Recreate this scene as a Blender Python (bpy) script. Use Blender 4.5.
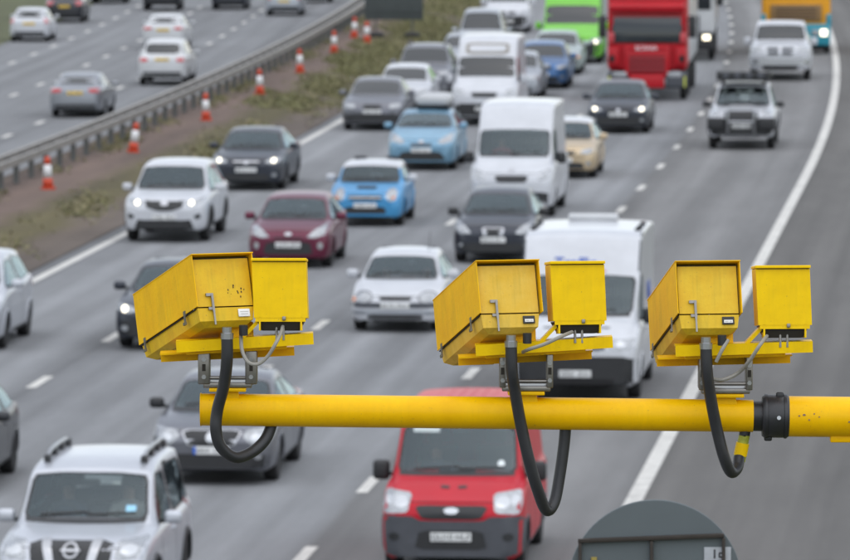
import bpy, bmesh, math, random
import numpy as np
from mathutils import Vector, Matrix
from mathutils.bvhtree import BVHTree
random.seed(7); rng = np.random.default_rng(7)
for o in list(bpy.data.objects): bpy.data.objects.remove(o)
SC = bpy.context.scene
# ------------------------------------------------------------------ camera, sky, sun, exposure
FPX, HORIZ, CAMH = 6500.0, -220.0, 10.1            # focal length in photo pixels, horizon row, camera height
TH = math.atan((280 - HORIZ) / FPX)
cd = bpy.data.cameras.new('camera'); cam = bpy.data.objects.new('camera', cd); SC.collection.objects.link(cam)
cam.location = (0, 0, CAMH); cam.rotation_euler = (math.pi/2 - TH, 0, 0)
cd.sensor_width = 36; cd.lens = FPX/850*36; cd.clip_start = 1; cd.clip_end = 6000
cd.dof.use_dof = True; cd.dof.focus_distance = 22.0; cd.dof.aperture_fstop = 12.5
SC.camera = cam
W = bpy.data.worlds.new('World'); SC.world = W; W.use_nodes = True
nt = W.node_tree; bg = nt.nodes['Background']
sky = nt.nodes.new('ShaderNodeTexSky'); sky.sky_type = 'NISHITA'; sky.sun_disc = False
SUN_EL, SUN_AZ = math.radians(77), math.radians(165)
sky.sun_elevation = SUN_EL; sky.sun_rotation = SUN_AZ; sky.air_density = 1.0; sky.dust_density = 0.6
hs = nt.nodes.new('ShaderNodeHueSaturation'); hs.inputs['Saturation'].default_value = 0.36
nt.links.new(sky.outputs[0], hs.inputs['Color']); nt.links.new(hs.outputs[0], bg.inputs[0]); bg.inputs[1].default_value = 0.15
sd = bpy.data.lights.new('sun', 'SUN'); sun = bpy.data.objects.new('sun', sd); SC.collection.objects.link(sun)
sd.energy = 1.5; sd.angle = math.radians(125); sd.color = (1.0, 0.99, 0.975)
sv = Vector((math.sin(SUN_AZ)*math.cos(SUN_EL), math.cos(SUN_AZ)*math.cos(SUN_EL), math.sin(SUN_EL)))
sun.rotation_euler = sv.to_track_quat('Z', 'Y').to_euler(); sun.location = (0, 0, 60)
SC.view_settings.view_transform = 'Standard'; SC.view_settings.look = 'None'
SC.view_settings.gamma = 1; SC.view_settings.exposure = 0.60
SC.render.engine = 'CYCLES'

# ------------------------------------------------------------------ helpers
COL = SC.collection
def G(x, y, z=0.0):                                 # photo pixel -> point on the level z (a direction met with the ground)
    a = (x-425)/FPX; b = (y-280)/FPX
    d = (a, math.cos(TH)-b*math.sin(TH), -math.sin(TH)-b*math.cos(TH)); t = (CAMH-z)/-d[2]
    return d[0]*t, d[1]*t
def WP(x, y, D=22.0):                               # photo pixel -> point at forward distance D
    a = (x-425)/FPX; b = (y-280)/FPX
    d = (a, math.cos(TH)-b*math.sin(TH), -math.sin(TH)-b*math.cos(TH)); t = D/d[1]
    return Vector((d[0]*t, D, CAMH+d[2]*t))
def E(Y):                                           # the nearside edge line of the road as it runs away and bends
    Y = np.asarray(Y, float); return 2.95+.0905*(Y-91) - 2.22e-4*np.maximum(0, Y-164)**2
def ES(Y): return .0905 - 4.44e-4*max(0, Y-164)

MATS = {}
def mat(name, col, rough=.5, metal=0., coat=0., noise=0., nscale=3., bump=0., emit=None, spec=.5, dirt=None):
    if name in MATS: return MATS[name]
    m = bpy.data.materials.new(name); m.use_nodes = True; t = m.node_tree; p = t.nodes['Principled BSDF']
    p.inputs['Roughness'].default_value = rough; p.inputs['Metallic'].default_value = metal
    p.inputs['Coat Weight'].default_value = coat; p.inputs['Coat Roughness'].default_value = .08
    p.inputs['Specular IOR Level'].default_value = spec
    c = (*col, 1); p.inputs['Base Color'].default_value = c
    if noise or dirt:
        tc = t.nodes.new('ShaderNodeTexCoord'); n = t.nodes.new('ShaderNodeTexNoise')
        n.inputs['Scale'].default_value = nscale; n.inputs['Detail'].default_value = 6; n.inputs['Roughness'].default_value = .65
        t.links.new(tc.outputs['Object'], n.inputs['Vector'])
        r = t.nodes.new('ShaderNodeValToRGB'); r.color_ramp.elements[0].position = .32; r.color_ramp.elements[1].position = .72
        d = dirt if dirt else tuple(v*(1-noise) for v in col)
        r.color_ramp.elements[0].color = (*d, 1); r.color_ramp.elements[1].color = c
        t.links.new(n.outputs['Fac'], r.inputs[0]); t.links.new(r.outputs[0], p.inputs['Base Color'])
        if bump:
            b = t.nodes.new('ShaderNodeBump'); b.inputs['Strength'].default_value = bump; b.inputs['Distance'].default_value = .02
            n2 = t.nodes.new('ShaderNodeTexNoise'); n2.inputs['Scale'].default_value = nscale*8; n2.inputs['Detail'].default_value = 4
            t.links.new(tc.outputs['Object'], n2.inputs['Vector']); t.links.new(n2.outputs['Fac'], b.inputs['Height']); t.links.new(b.outputs[0], p.inputs['Normal'])
    if emit:
        p.inputs['Emission Color'].default_value = (*emit[0], 1); p.inputs['Emission Strength'].default_value = emit[1]
    MATS[name] = m; return m
def weather(m, amt=.16, spec=.15, dark=(.36, .25, .02)):
    t = m.node_tree; p = t.nodes['Principled BSDF']; L = t.links.new; src = p.inputs['Base Color'].links[0].from_socket
    tc = t.nodes.new('ShaderNodeTexCoord'); mp = t.nodes.new('ShaderNodeMapping'); mp.inputs['Scale'].default_value = (75, 75, 5); L(tc.outputs['Object'], mp.inputs[0])
    n = t.nodes.new('ShaderNodeTexNoise'); n.inputs['Scale'].default_value = 1; n.inputs['Detail'].default_value = 4; L(mp.outputs[0], n.inputs['Vector'])
    n2 = t.nodes.new('ShaderNodeTexNoise'); n2.inputs['Scale'].default_value = 9; n2.inputs['Detail'].default_value = 3; L(tc.outputs['Object'], n2.inputs['Vector'])
    mu = t.nodes.new('ShaderNodeMath'); mu.operation = 'MULTIPLY'; L(n.outputs['Fac'], mu.inputs[0]); L(n2.outputs['Fac'], mu.inputs[1])
    q = t.nodes.new('ShaderNodeMapRange'); q.inputs['From Min'].default_value = .22; q.inputs['From Max'].default_value = .42; q.inputs['To Min'].default_value = 0; q.inputs['To Max'].default_value = amt; L(mu.outputs[0], q.inputs['Value'])
    x = t.nodes.new('ShaderNodeMix'); x.data_type = 'RGBA'; L(q.outputs[0], x.inputs[0]); L(src, x.inputs[6]); x.inputs[7].default_value = (*dark, 1); L(x.outputs[2], p.inputs['Base Color']); p.inputs['Specular IOR Level'].default_value = spec; p.inputs['Coat Weight'].default_value = 0
    sp = t.nodes.new('ShaderNodeTexNoise'); sp.inputs['Scale'].default_value = 130; sp.inputs['Detail'].default_value = 2; L(tc.outputs['Object'], sp.inputs['Vector'])
    q2 = t.nodes.new('ShaderNodeMapRange'); q2.inputs['From Min'].default_value = .70; q2.inputs['From Max'].default_value = .76; q2.inputs['To Max'].default_value = .55; L(sp.outputs['Fac'], q2.inputs['Value'])
    y = t.nodes.new('ShaderNodeMix'); y.data_type = 'RGBA'; L(q2.outputs[0], y.inputs[0]); L(x.outputs[2], y.inputs[6]); y.inputs[7].default_value = (.20, .13, .06, 1); L(y.outputs[2], p.inputs['Base Color'])
    return m
def srgb(r, g, b):
    f = lambda v: v/12.92 if v <= .04045 else ((v+.055)/1.055)**2.4
    return tuple(f(v/255) for v in (r, g, b))
def paint(name, col, metal=0., rough=.32, coat=.35, spec=.35):
    return mat('paint_'+name, col, rough, metal, coat, noise=.13, nscale=2.2, spec=spec)
M_black = mat('black_plastic', (.018, .019, .021), .5, noise=.25, nscale=8)
M_under = mat('underbody_black', (.008, .008, .009), .85)
M_trim = mat('grey_plastic_trim', (.065, .070, .082), .55, noise=.2, nscale=6)
M_chrome = mat('bright_trim', (.42, .43, .45), .3, 1.0)
M_lamp = mat('headlamp_lens', (.42, .44, .46), .2, .3, .5, noise=.45, nscale=9)
M_lampin = mat('headlamp_reflector', (.50, .52, .54), .25, .7)
M_lit = mat('lit_headlamp', (1, .95, .82), .3, emit=((1, .88, .62), 1.9))
M_amber = mat('amber_lens', (.7, .18, .02), .2, coat=.6)
M_red = mat('red_tail_lens', (.42, .015, .02), .18, coat=.8)
M_tyre = mat('tyre_rubber', (.016, .016, .017), .8, noise=.3, nscale=12)
M_rim = mat('alloy_rim', (.42, .43, .45), .35, .8)
M_plate = mat('white_plate', (.72, .73, .72), .4, noise=.1, nscale=9)
M_yplate = mat('yellow_plate', (.75, .5, .06), .4)
M_char = mat('plate_characters', (.03, .03, .035), .6)
M_seat = mat('seat_fabric', (.03, .031, .034), .9)
M_skin = mat('skin', (.42, .25, .18), .6)
M_cloth = mat('dark_clothes', (.06, .07, .10), .9)
M_cloth2 = mat('pale_clothes', (.45, .44, .42), .9)
def glass_mat():
    m = bpy.data.materials.new('window_glass'); m.use_nodes = True; t = m.node_tree
    t.nodes.remove(t.nodes['Principled BSDF']); out = t.nodes['Material Output']
    a = t.nodes.new('ShaderNodeBsdfTransparent'); a.inputs[0].default_value = (.66, .72, .71, 1)
    g = t.nodes.new('ShaderNodeBsdfGlossy'); g.inputs['Roughness'].default_value = .03; g.inputs['Color'].default_value = (.76, .92, 1.0, 1)
    f = t.nodes.new('ShaderNodeFresnel'); f.inputs[0].default_value = 1.7
    x = t.nodes.new('ShaderNodeMixShader'); t.links.new(f.outputs[0], x.inputs[0]); t.links.new(a.outputs[0], x.inputs[1])
    t.links.new(g.outputs[0], x.inputs[2]); t.links.new(x.outputs[0], out.inputs[0]); return m
M_glass = glass_mat()
M_dglass = mat('dark_tinted_glass', (.016, .02, .023), .06, coat=.0, spec=.6)

def tag(o, label=None, cat=None, group=None, kind=None):
    if label: o['label'] = label
    if cat: o['category'] = cat
    if group: o['group'] = group
    if kind: o['kind'] = kind
    return o
def empty(name, loc=(0, 0, 0), rz=0.):
    o = bpy.data.objects.new(name, None); COL.objects.link(o); o.location = loc; o.rotation_euler = (0, 0, rz)
    o.empty_display_size = .3; return o
def link(name, me, m=None, parent=None, loc=(0, 0, 0), rot=(0, 0, 0), scale=(1, 1, 1)):
    o = bpy.data.objects.new(name, me); COL.objects.link(o)
    if m is not None and not me.materials: me.materials.append(m)
    o.location = loc; o.rotation_euler = rot; o.scale = scale
    if parent is not None: o.parent = parent
    return o
def mesh(name, v, f, smooth=False):
    me = bpy.data.meshes.new(name); me.from_pydata([tuple(p) for p in v], [], [tuple(q) for q in f]); me.update()
    if smooth: me.shade_smooth()
    return me
class MB:
    def __init__(s): s.v = []; s.f = []
    def add(s, v, f):
        n = len(s.v); s.v += [tuple(p) for p in v]; s.f += [tuple(i+n for i in q) for q in f]; return s
    def box(s, c, d, rot=None):
        x, y, z = (k/2 for k in d); V = [Vector((i*x, j*y, k*z)) for i in (-1, 1) for j in (-1, 1) for k in (-1, 1)]
        if rot is not None: V = [rot @ q for q in V]
        C = Vector(c); return s.add([q+C for q in V], [(0, 1, 3, 2), (4, 6, 7, 5), (0, 4, 5, 1), (2, 3, 7, 6), (0, 2, 6, 4), (1, 5, 7, 3)])
    def prism(s, poly, y0, y1, axis='y'):           # polygon in the other two axes, extruded
        n = len(poly); mk = {'y': lambda a, b, c: (a, c, b), 'x': lambda a, b, c: (c, a, b), 'z': lambda a, b, c: (a, b, c)}[axis]
        return s.add([mk(a, b, y0) for a, b in poly]+[mk(a, b, y1) for a, b in poly],
                     [tuple(range(n)), tuple(range(2*n-1, n-1, -1))]+[(i, i+n, (i+1) % n+n, (i+1) % n) for i in range(n)])
    def tube(s, pts, r, n=10, cap=True):
        P = [Vector(p) for p in pts]; R = r if hasattr(r, '__len__') else [r]*len(P); up = None; rings = []
        for i, p in enumerate(P):
            t = (P[min(i+1, len(P)-1)]-P[max(i-1, 0)]).normalized()
            if up is None: up = Vector((0, 0, 1)) if abs(t.z) < .9 else Vector((0, 1, 0))
            a = t.cross(up).normalized(); up = a.cross(t).normalized()
            rings += [p+(a*math.cos(k*2*math.pi/n)+up*math.sin(k*2*math.pi/n))*R[i] for k in range(n)]
        f = [(i*n+k, i*n+(k+1) % n, (i+1)*n+(k+1) % n, (i+1)*n+k) for i in range(len(P)-1) for k in range(n)]
        if cap: f += [tuple(range(n-1, -1, -1)), tuple(range((len(P)-1)*n, len(P)*n))]
        return s.add(rings, f)
    def lathe(s, prof, n=24, axis='z', c=(0, 0, 0)):    # (r, h) pairs about the axis
        v = []; 
        for r, h in prof:
            for k in range(n):
                a = 2*math.pi*k/n; q = (r*math.cos(a), r*math.sin(a), h)
                if axis == 'x': q = (h, r*math.cos(a), r*math.sin(a))
                if axis == 'y': q = (r*math.cos(a), h, r*math.sin(a))
                v.append((q[0]+c[0], q[1]+c[1], q[2]+c[2]))
        m = len(prof); f = [(i*n+k, i*n+(k+1) % n, (i+1)*n+(k+1) % n, (i+1)*n+k) for i in range(m-1) for k in range(n)]
        f += [tuple(range(n-1, -1, -1)), tuple(range((m-1)*n, m*n))]
        return s.add(v, f)
    def build(s, name, m, parent=None, smooth=False, **k):
        me = mesh(name, s.v, s.f, smooth)
        if smooth:
            try: me.set_sharp_from_angle(angle=math.radians(40))
            except Exception: pass
        bm = bmesh.new(); bm.from_mesh(me); bmesh.ops.recalc_face_normals(bm, faces=bm.faces); bm.to_mesh(me); bm.free()
        return link(name, me, m, parent, **k)
def rbox_mesh(d, bev, seg=3):
    bm = bmesh.new(); bmesh.ops.create_cube(bm, size=1); bmesh.ops.scale(bm, vec=d, verts=bm.verts)
    bmesh.ops.bevel(bm, geom=list(bm.edges), offset=bev, segments=seg, affect='EDGES', profile=.5)
    me = bpy.data.meshes.new('rounded_box'); bm.to_mesh(me); bm.free(); me.shade_smooth()
    try: me.set_sharp_from_angle(angle=math.radians(50))
    except Exception: pass
    return me
def rbox(parent, name, m, c, d, bev=.03, rot=(0, 0, 0), seg=3):
    return link(name, rbox_mesh(d, min(bev, min(d)*.49), seg), m, parent, loc=c, rot=rot)

# ------------------------------------------------------------------ the setting
def strip(name, o0, o1, z0, z1, m, y0=-30, y1=900, n=150, cols=1, parent=None):
    ys = np.linspace(y0, y1, n); v = []; uv = []
    for y in ys:
        for c in range(cols+1):
            t = c/cols; o = o0+(o1-o0)*t; v.append((float(E(y))+o, y, z0+(z1-z0)*t)); uv.append((o, y))
    k = cols+1; f = [(i*k+c, i*k+c+1, (i+1)*k+c+1, (i+1)*k+c) for i in range(n-1) for c in range(cols)]
    me = mesh(name, v, f); u = me.uv_layers.new(name='road'); li = np.zeros(len(me.loops), int); me.loops.foreach_get('vertex_index', li)
    u.data.foreach_set('uv', np.array(uv)[li].ravel())
    return link(name, me, m, parent)
def surf_mat(name, stops, span, rough=.9, streak=.10, patch=.10, seams=(), spec=.3, gscale=60.):
    """colour by lateral offset across the road (uv.x in metres), with worn streaks along it and patches"""
    m = bpy.data.materials.new(name); m.use_nodes = True; t = m.node_tree; p = t.nodes['Principled BSDF']; N = t.nodes.new; L = t.links.new
    p.inputs['Roughness'].default_value = rough; p.inputs['Specular IOR Level'].default_value = spec
    uv = N('ShaderNodeUVMap'); uv.uv_map = 'road'; sx = N('ShaderNodeSeparateXYZ'); L(uv.outputs[0], sx.inputs[0])
    wob = N('ShaderNodeTexNoise'); wob.inputs['Scale'].default_value = .35; wob.inputs['Detail'].default_value = 5; L(uv.outputs[0], wob.inputs['Vector'])
    w2 = N('ShaderNodeMath'); w2.operation = 'MULTIPLY_ADD'; L(wob.outputs['Fac'], w2.inputs[0]); w2.inputs[1].default_value = stops[0][2] if len(stops[0]) > 2 else .3; 
    L(sx.outputs[0], w2.inputs[2])
    mr = N('ShaderNodeMapRange'); mr.inputs['From Min'].default_value = span[0]; mr.inputs['From Max'].default_value = span[1]; L(w2.outputs[0], mr.inputs['Value'])
    r = N('ShaderNodeValToRGB'); el = r.color_ramp.elements
    while len(el) < len(stops): el.new(.5)
    for e, s in zip(el, stops): e.position = (s[0]-span[0])/(span[1]-span[0]); e.color = (*s[1], 1)
    L(mr.outputs[0], r.inputs[0])
    mp = N('ShaderNodeMapping'); mp.inputs['Scale'].default_value = (1.6, .012, 1); L(uv.outputs[0], mp.inputs[0])
    n1 = N('ShaderNodeTexNoise'); n1.inputs['Scale'].default_value = 1; n1.inputs['Detail'].default_value = 5; L(mp.outputs[0], n1.inputs['Vector'])
    mp2 = N('ShaderNodeMapping'); mp2.inputs['Scale'].default_value = (.5, .07, 1); L(uv.outputs[0], mp2.inputs[0])
    n2 = N('ShaderNodeTexNoise'); n2.inputs['Scale'].default_value = 1.; n2.inputs['Detail'].default_value = 8; n2.inputs['Roughness'].default_value = .7; L(mp2.outputs[0], n2.inputs['Vector'])
    n3 = N('ShaderNodeTexNoise'); n3.inputs['Scale'].default_value = gscale; n3.inputs['Detail'].default_value = 2; L(uv.outputs[0], n3.inputs['Vector'])
    def gain(nd, amt):
        q = N('ShaderNodeMapRange'); q.inputs['From Min'].default_value = .3; q.inputs['From Max'].default_value = .7
        q.inputs['To Min'].default_value = 1-amt; q.inputs['To Max'].default_value = 1+amt; L(nd.outputs['Fac'], q.inputs['Value']); return q
    a = gain(n1, streak); b = gain(n2, patch); c = gain(n3, .12)
    m1 = N('ShaderNodeMath'); m1.operation = 'MULTIPLY'; L(a.outputs[0], m1.inputs[0]); L(b.outputs[0], m1.inputs[1])
    m2 = N('ShaderNodeMath'); m2.operation = 'MULTIPLY'; L(m1.outputs[0], m2.inputs[0]); L(c.outputs[0], m2.inputs[1])
    vm = N('ShaderNodeVectorMath'); vm.operation = 'SCALE'; L(r.outputs[0], vm.inputs[0]); L(m2.outputs[0], vm.inputs['Scale'])
    L(vm.outputs[0], p.inputs['Base Color'])
    bp = N('ShaderNodeBump'); bp.inputs['Strength'].default_value = .35; bp.inputs['Distance'].default_value = .01; L(n3.outputs['Fac'], bp.inputs['Height']); L(bp.outputs[0], p.inputs['Normal'])
    return m
def g(v, t=(1, 1, 1)): return tuple(v*k for k in t)
cool, warm = (.97, 1, 1.04), (1.03, 1, .955)
M_road = surf_mat('asphalt_worn', [(-14.8, g(.145, cool), .10), (-13.6, g(.19, cool)), (-12.8, g(.165, cool)), (-11.9, g(.19, cool)), (-11.15, g(.165, cool)), (-11.0, g(.13, cool)), (-10.85, g(.16, cool)), (-9.9, g(.19, cool)), (-9.2, g(.162, cool)), (-8.4, g(.20, cool)), (-7.6, g(.165, cool)), (-7.4, g(.14, cool)), (-7.25, g(.168, cool)),
                  (-6.4, g(.205, cool)), (-5.7, g(.162, cool)), (-4.9, g(.20, cool)), (-4.05, g(.165, cool)), (-3.85, g(.11)), (-3.65, g(.135)), (-2.8, g(.168)), (-2.0, g(.132)), (-1.1, g(.166)), (-.1, g(.135)), (.18, g(.085, warm)), (.35, g(.100, warm)), (3.4, g(.103, warm))], (-15, 4), streak=.19, patch=.18)
M_road2 = surf_mat('asphalt_far', [(-36, g(.155, cool), .12), (-32.3, g(.16, cool)), (-28, g(.162, cool)), (-20, g(.155, cool))], (-36, -20), streak=.20, patch=.12)
ZF = -1.2
tag(strip('road', -15.0, 3.5, 0, 0, M_road), 'grey asphalt carriageway with four lanes of oncoming traffic', kind='structure')
tag(strip('far_road', -35.2, -20.5, ZF, ZF, M_road2), 'grey asphalt carriageway beyond the crash barrier', kind='structure')
ROAD = bpy.data.objects['road']; FROAD = bpy.data.objects['far_road']
M_soil = surf_mat('bare_soil', [(-20.6, srgb(73, 63, 53), 1.2), (-19.3, srgb(90, 77, 70)), (-18.3, srgb(101, 85, 77)), (-17.6, srgb(95, 80, 72)), (-16.9, srgb(78, 71, 47)), (-16.0, srgb(83, 76, 47)), (-15.4, srgb(83, 73, 64)), (-14.7, srgb(86, 77, 70))],
                  (-20.7, -14.4), streak=.12, patch=.35, gscale=14.)
tag(strip('central_reserve', -20.42, -14.9, .02, .02, M_soil, cols=6), 'bare brown soil strip with weeds between the two carriageways', kind='structure')
tag(strip('reserve_bank', -20.5, -20.42, ZF, .02, M_soil), 'low edge dropping from the reserve to the far carriageway', kind='structure')
M_grass = mat('verge_grass', (.085, .095, .035), .95, noise=.5, nscale=.8, bump=.5)
tag(strip('verge', 3.5, 16, -.01, -1.2, M_grass, cols=4), 'grass verge beside the hard shoulder', kind='structure')
tag(strip('far_verge', -60, -35.2, ZF+1.5, ZF-.01, M_grass, cols=6), 'grass bank beyond the far carriageway', kind='structure')
me = mesh('ground', [(-3000, -3000, -1.6), (3000, -3000, -1.6), (3000, 3000, -1.6), (-3000, 3000, -1.6)], [(0, 1, 2, 3)])
tag(link('ground', me, M_grass), 'open grassland around the motorway', kind='structure')
M_line = mat('road_paint', (.62, .61, .57), .7, noise=.30, nscale=2.5, dirt=(.36, .35, .33))
def ribbon(name, off, w, z, ya, yb, m, parent, n=None):
    n = n or max(2, int((yb-ya)/4)+1); v = []
    for y in np.linspace(ya, yb, n): v += [(float(E(y))+off-w/2, y, z), (float(E(y))+off+w/2, y, z)]
    return link(name, mesh(name, v, [(2*i, 2*i+1, 2*i+3, 2*i+2) for i in range(n-1)]), m, parent)
ribbon('edge_line', 0, .24, .004, -30, 600, M_line, ROAD); ribbon('edge_line', -14.5, .2, .004, -30, 600, M_line, ROAD)
FE = lambda px, py: G(px, py, ZF)
foff = lambda L: float(np.mean([FE(*p)[0]-float(E(FE(*p)[1])) for p in L]))
fB2 = foff([(40, 118), (212, 44), (238, 29)]); fB = foff([(34, 86), (86, 65), (124, 49)]); fA = foff([(34, 54), (86, 32), (113, 19)]); fEdge = foff([(4, 39)])
ribbon('edge_line', fEdge, .22, ZF+.004, 60, 600, M_line, FROAD); ribbon('edge_line', -20.75, .15, ZF+.004, 60, 600, M_line, FROAD)
def dashes(off, centres, parent, z, w=.17):
    for c in centres: ribbon('lane_dash', off, w, z, c-1.05, c+1.05, M_line, parent, 2)
dashes(-3.93, [66.7, 75.5, 84.3, 92.9, 101.7, 110.5, 119.3, 128, 136.5, 145, 153]+[161.2+9*i for i in range(18)], ROAD, .004)
dashes(-7.55, [120.4-9.4*i for i in range(6, 0, -1)]+[120.4+9.4*i for i in range(20)], ROAD, .004)
dashes(-11.05, [108.9-8.9*i for i in range(5, 0, -1)]+[108.9+8.9*i for i in range(22)], ROAD, .004)
for off, p0 in ((fB2, (238, 29)), (fB, (86, 65)), (fA, (53, 46))):
    y0 = FE(*p0)[1]; st = 8.1 if off == fB2 else 8.2
    dashes(off, [y0+st*i for i in range(-12, 9)], FROAD, ZF+.004, .2)

# weeds on the reserve: one mass of blades
def weeds(name, n, sampler, h0, h1, cols, label):
    v = []; f = []; mi = []
    for i in range(n):
        x, y, z = sampler(); h = random.uniform(h0, h1)*random.uniform(.5, 1.3); a = random.uniform(0, 6.28); w = random.uniform(.02, .05); l = random.uniform(-.12, .12), random.uniform(-.12, .12)
        k = len(v); dx, dy = math.cos(a)*w, math.sin(a)*w
        v += [(x-dx, y-dy, z), (x+dx, y+dy, z), (x+l[0], y+l[1], z+h)]; f.append((k, k+1, k+2)); mi.append(random.randrange(len(cols)))
    me = mesh(name, v, f)
    for j, c in enumerate(cols): me.materials.append(c)
    me.polygons.foreach_set('material_index', mi); o = link(name, me); return tag(o, label, 'weeds', kind='stuff')
gm = [mat('weed_green', (.15, .15, .06), .9), mat('weed_olive', (.18, .165, .08), .9), mat('weed_straw', (.25, .21, .12), .9), mat('weed_dark', (.10, .105, .05), .9)]
pn = lambda y, k: math.sin(y*.21+k)+math.sin(y*.53+2.1*k)+.7*math.sin(y*1.3+k*3)
def s1():
    while True:
        y = random.uniform(100, 330); o = random.gauss(-16.4 if y < 215 else -16.6, .55 if y < 215 else 1.0)
        if -18.2 < o < -14.95 and pn(y, o*1.4)+random.gauss(0, .7) > (2.2 if y < 150 else .5 if y < 215 else -.6): return float(E(y))+o, y, .02
def s2():
    while True:
        y = random.uniform(110, 330); o = random.gauss(-19.6, .3)
        if -20.35 < o < -18.8 and pn(y, 1.7+o)+random.gauss(0, .6) > .4: return float(E(y))+o, y, .02
weeds('weeds', 19000, s1, .015, .075, gm, 'olive weeds growing along the middle of the central reserve')
def s3():
    while True:
        y = random.uniform(200, 330); o = random.uniform(-18.6, -15.0)
        if pn(y*.8, o*1.1)+random.gauss(0, .6) > -.8+(1.2 if o < -17.6 else 0): return float(E(y))+o, y, .02
weeds('weeds', 22000, s3, .03, .12, gm[:2]+gm[3:], 'rough green grass on the reserve around the dark sign back')
weeds('weeds', 6000, s2, .02, .12, gm, 'straggly weeds along the foot of the crash barrier')

# crash barrier
M_galv = mat('weathered_galvanised_steel', (.27, .255, .235), .55, .35, noise=.3, nscale=1.2)
M_post = mat('dull_steel_post', (.13, .135, .13), .6, .3, noise=.3, nscale=3)
br = empty('crash_barrier', (float(E(160))-19.7, 160, .02))
tag(br, 'long weathered steel crash barrier on posts along the central reserve', 'barrier')
o0 = Vector(br.location)
def beam(off, z0, z1, d):
    mb = MB(); ys = np.arange(70, 340, 4.); n = len(ys); prof = [(-d, z0), (-d*.3, z0+.05), (-d*.3, z1-.06), (-d, z1), (d, z1), (d, z0)]
    v = []; k = len(prof)
    for y in ys: v += [(float(E(y))+off+a-o0.x, y-o0.y, b-o0.z) for a, b in prof]
    f = [(i*k+j, i*k+(j+1) % k, (i+1)*k+(j+1) % k, (i+1)*k+j) for i in range(n-1) for j in range(k)]
    f += [tuple(range(k)), tuple(range((n-1)*k, n*k))]
    mb.add(v, f); return mb.build('rail', M_galv, br)
beam(-19.98, .54, .74, .08); beam(-19.52, .54, .72, .06)
pm = MB().box((.06, 0, .33), (.14, .17, .66)).box((.0, 0, .62), (.40, .06, .06))
pme = mesh('post', pm.v, pm.f); pme.materials.append(M_post)
for y in np.arange(100, 330, 2.5): link('post', pme, None, br, loc=(float(E(y))-19.72-o0.x, y-o0.y, 0))

# traffic cones
M_cone = mat('cone_red', (.60, .065, .022), .5, noise=.25, nscale=6); M_sleeve = mat('cone_white_sleeve', (.72, .72, .72), .5, noise=.2, nscale=7)
c_base = MB().box((0, 0, .03), (.29, .29, .06)); bme = mesh('base', c_base.v, c_base.f); bme.materials.append(M_cone)
lo = MB().lathe([(.13, .06), (.108, .27)], 20); hi = MB().lathe([(.083, .58), (.06, .76), (.045, .77)], 20); sl = MB().lathe([(.111, .27), (.084, .58)], 20)
cm = []
for n_, b_, m_ in (('lower_cone', lo, M_cone), ('cone_tip', hi, M_cone), ('sleeve', sl, M_sleeve)):
    q = mesh(n_, b_.v, b_.f, True); q.materials.append(m_); cm.append((n_, q))
for i, p in enumerate([(48, 190), (133, 153), (206, 121), (260, 95), (300, 73), (334, 53), (354, 38), (367, 43)]):
    x, y = G(*p); r = empty('traffic_cone', (x, y, .02), random.uniform(-.3, .3)); r.scale = (1.05, 1.05, 1.05)
    r.rotation_euler = (random.uniform(-.03, .03), (.12 if i == 1 else random.uniform(-.03, .05)), random.uniform(-.4, .4))
    tag(r, 'red and white cone standing right beside the dark sign back' if i == 7 else ['seventh', 'sixth', 'fifth', 'fourth', 'third', 'second', 'first'][min(i, 6)]+' red and white cone along the barrier counted from the dark sign back', 'traffic cone',
        'cones along the barrier')
    link('base', bme, None, r)
    for n_, q in cm: link(n_, q, None, r)

# temporary road sign seen from behind, on the reserve
x, y = G(394, 38); sg = empty('road_sign', (x, y, .02), -math.atan(ES(y)))
tag(sg, 'dark grey back of a rectangular road sign on two posts with sandbags', 'road sign')
M_back = mat('sign_back_grey', (.060, .072, .072), .6, .2, noise=.2, nscale=2)
rbox(sg, 'panel', M_back, (0, -.06, 1.65), (2.3, .03, 1.9), .01)
for s in (-.72, .72):
    rbox(sg, 'post', M_post, (s, 0, 1.2), (.07, .07, 2.4), .01); rbox(sg, 'sandbag', mat('sandbag', (.05, .05, .05), .95, noise=.4, nscale=5), (s, .1, .11), (.62, .42, .22), .1)
for z in (1.05, 1.65, 2.3): rbox(sg, 'stiffener', M_back, (0, -.095, z), (2.2, .03, .05), .008)

# ------------------------------------------------------------------ speed camera arm
M_yel = mat('yellow_arm_paint', srgb(242, 190, 5), .36, 0, .25, noise=.10, nscale=9, dirt=srgb(228, 174, 6))
M_yel2 = mat('fresh_yellow_paint', srgb(244, 202, 4), .42, 0, .15, noise=.05, nscale=12, dirt=srgb(228, 186, 4))
def faded(name, a, b): return mat(name, srgb(*a), .55, 0, .05, noise=.2, nscale=11, dirt=srgb(*b), bump=.05)
M_fade = faded('faded_yellow_a', (228, 190, 32), (212, 166, 26)); M_fade2 = faded('faded_yellow_b', (222, 186, 78), (214, 170, 40)); M_fade3 = faded('faded_yellow_c', (226, 190, 48), (212, 168, 28))
M_side = faded('hood_side_yellow', (242, 192, 7), (228, 172, 8))
for m_ in (M_yel, M_side, M_fade, M_fade2, M_fade3): weather(m_, .30 if m_ in (M_fade, M_fade2, M_fade3) else (.10 if m_ is M_yel else .20), .3 if m_ in (M_fade, M_fade2, M_fade3) else .14)
weather(M_yel2, .12)
M_steel = mat('stainless_bracket', (.30, .285, .26), .35, .85, noise=.35, nscale=14)
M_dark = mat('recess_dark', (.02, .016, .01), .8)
M_rub = mat('black_conduit', (.022, .023, .026), .42, noise=.25, nscale=20)
M_cab = mat('grey_cable', (.26, .25, .22), .5)
AD = 22.0; S = AD/FPX*1.004                         # metres per photo pixel at the arm
p0, p1, p2 = WP(200.5, 409.5, AD), WP(753, 416.0, AD), WP(1650, 427, AD)
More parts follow.
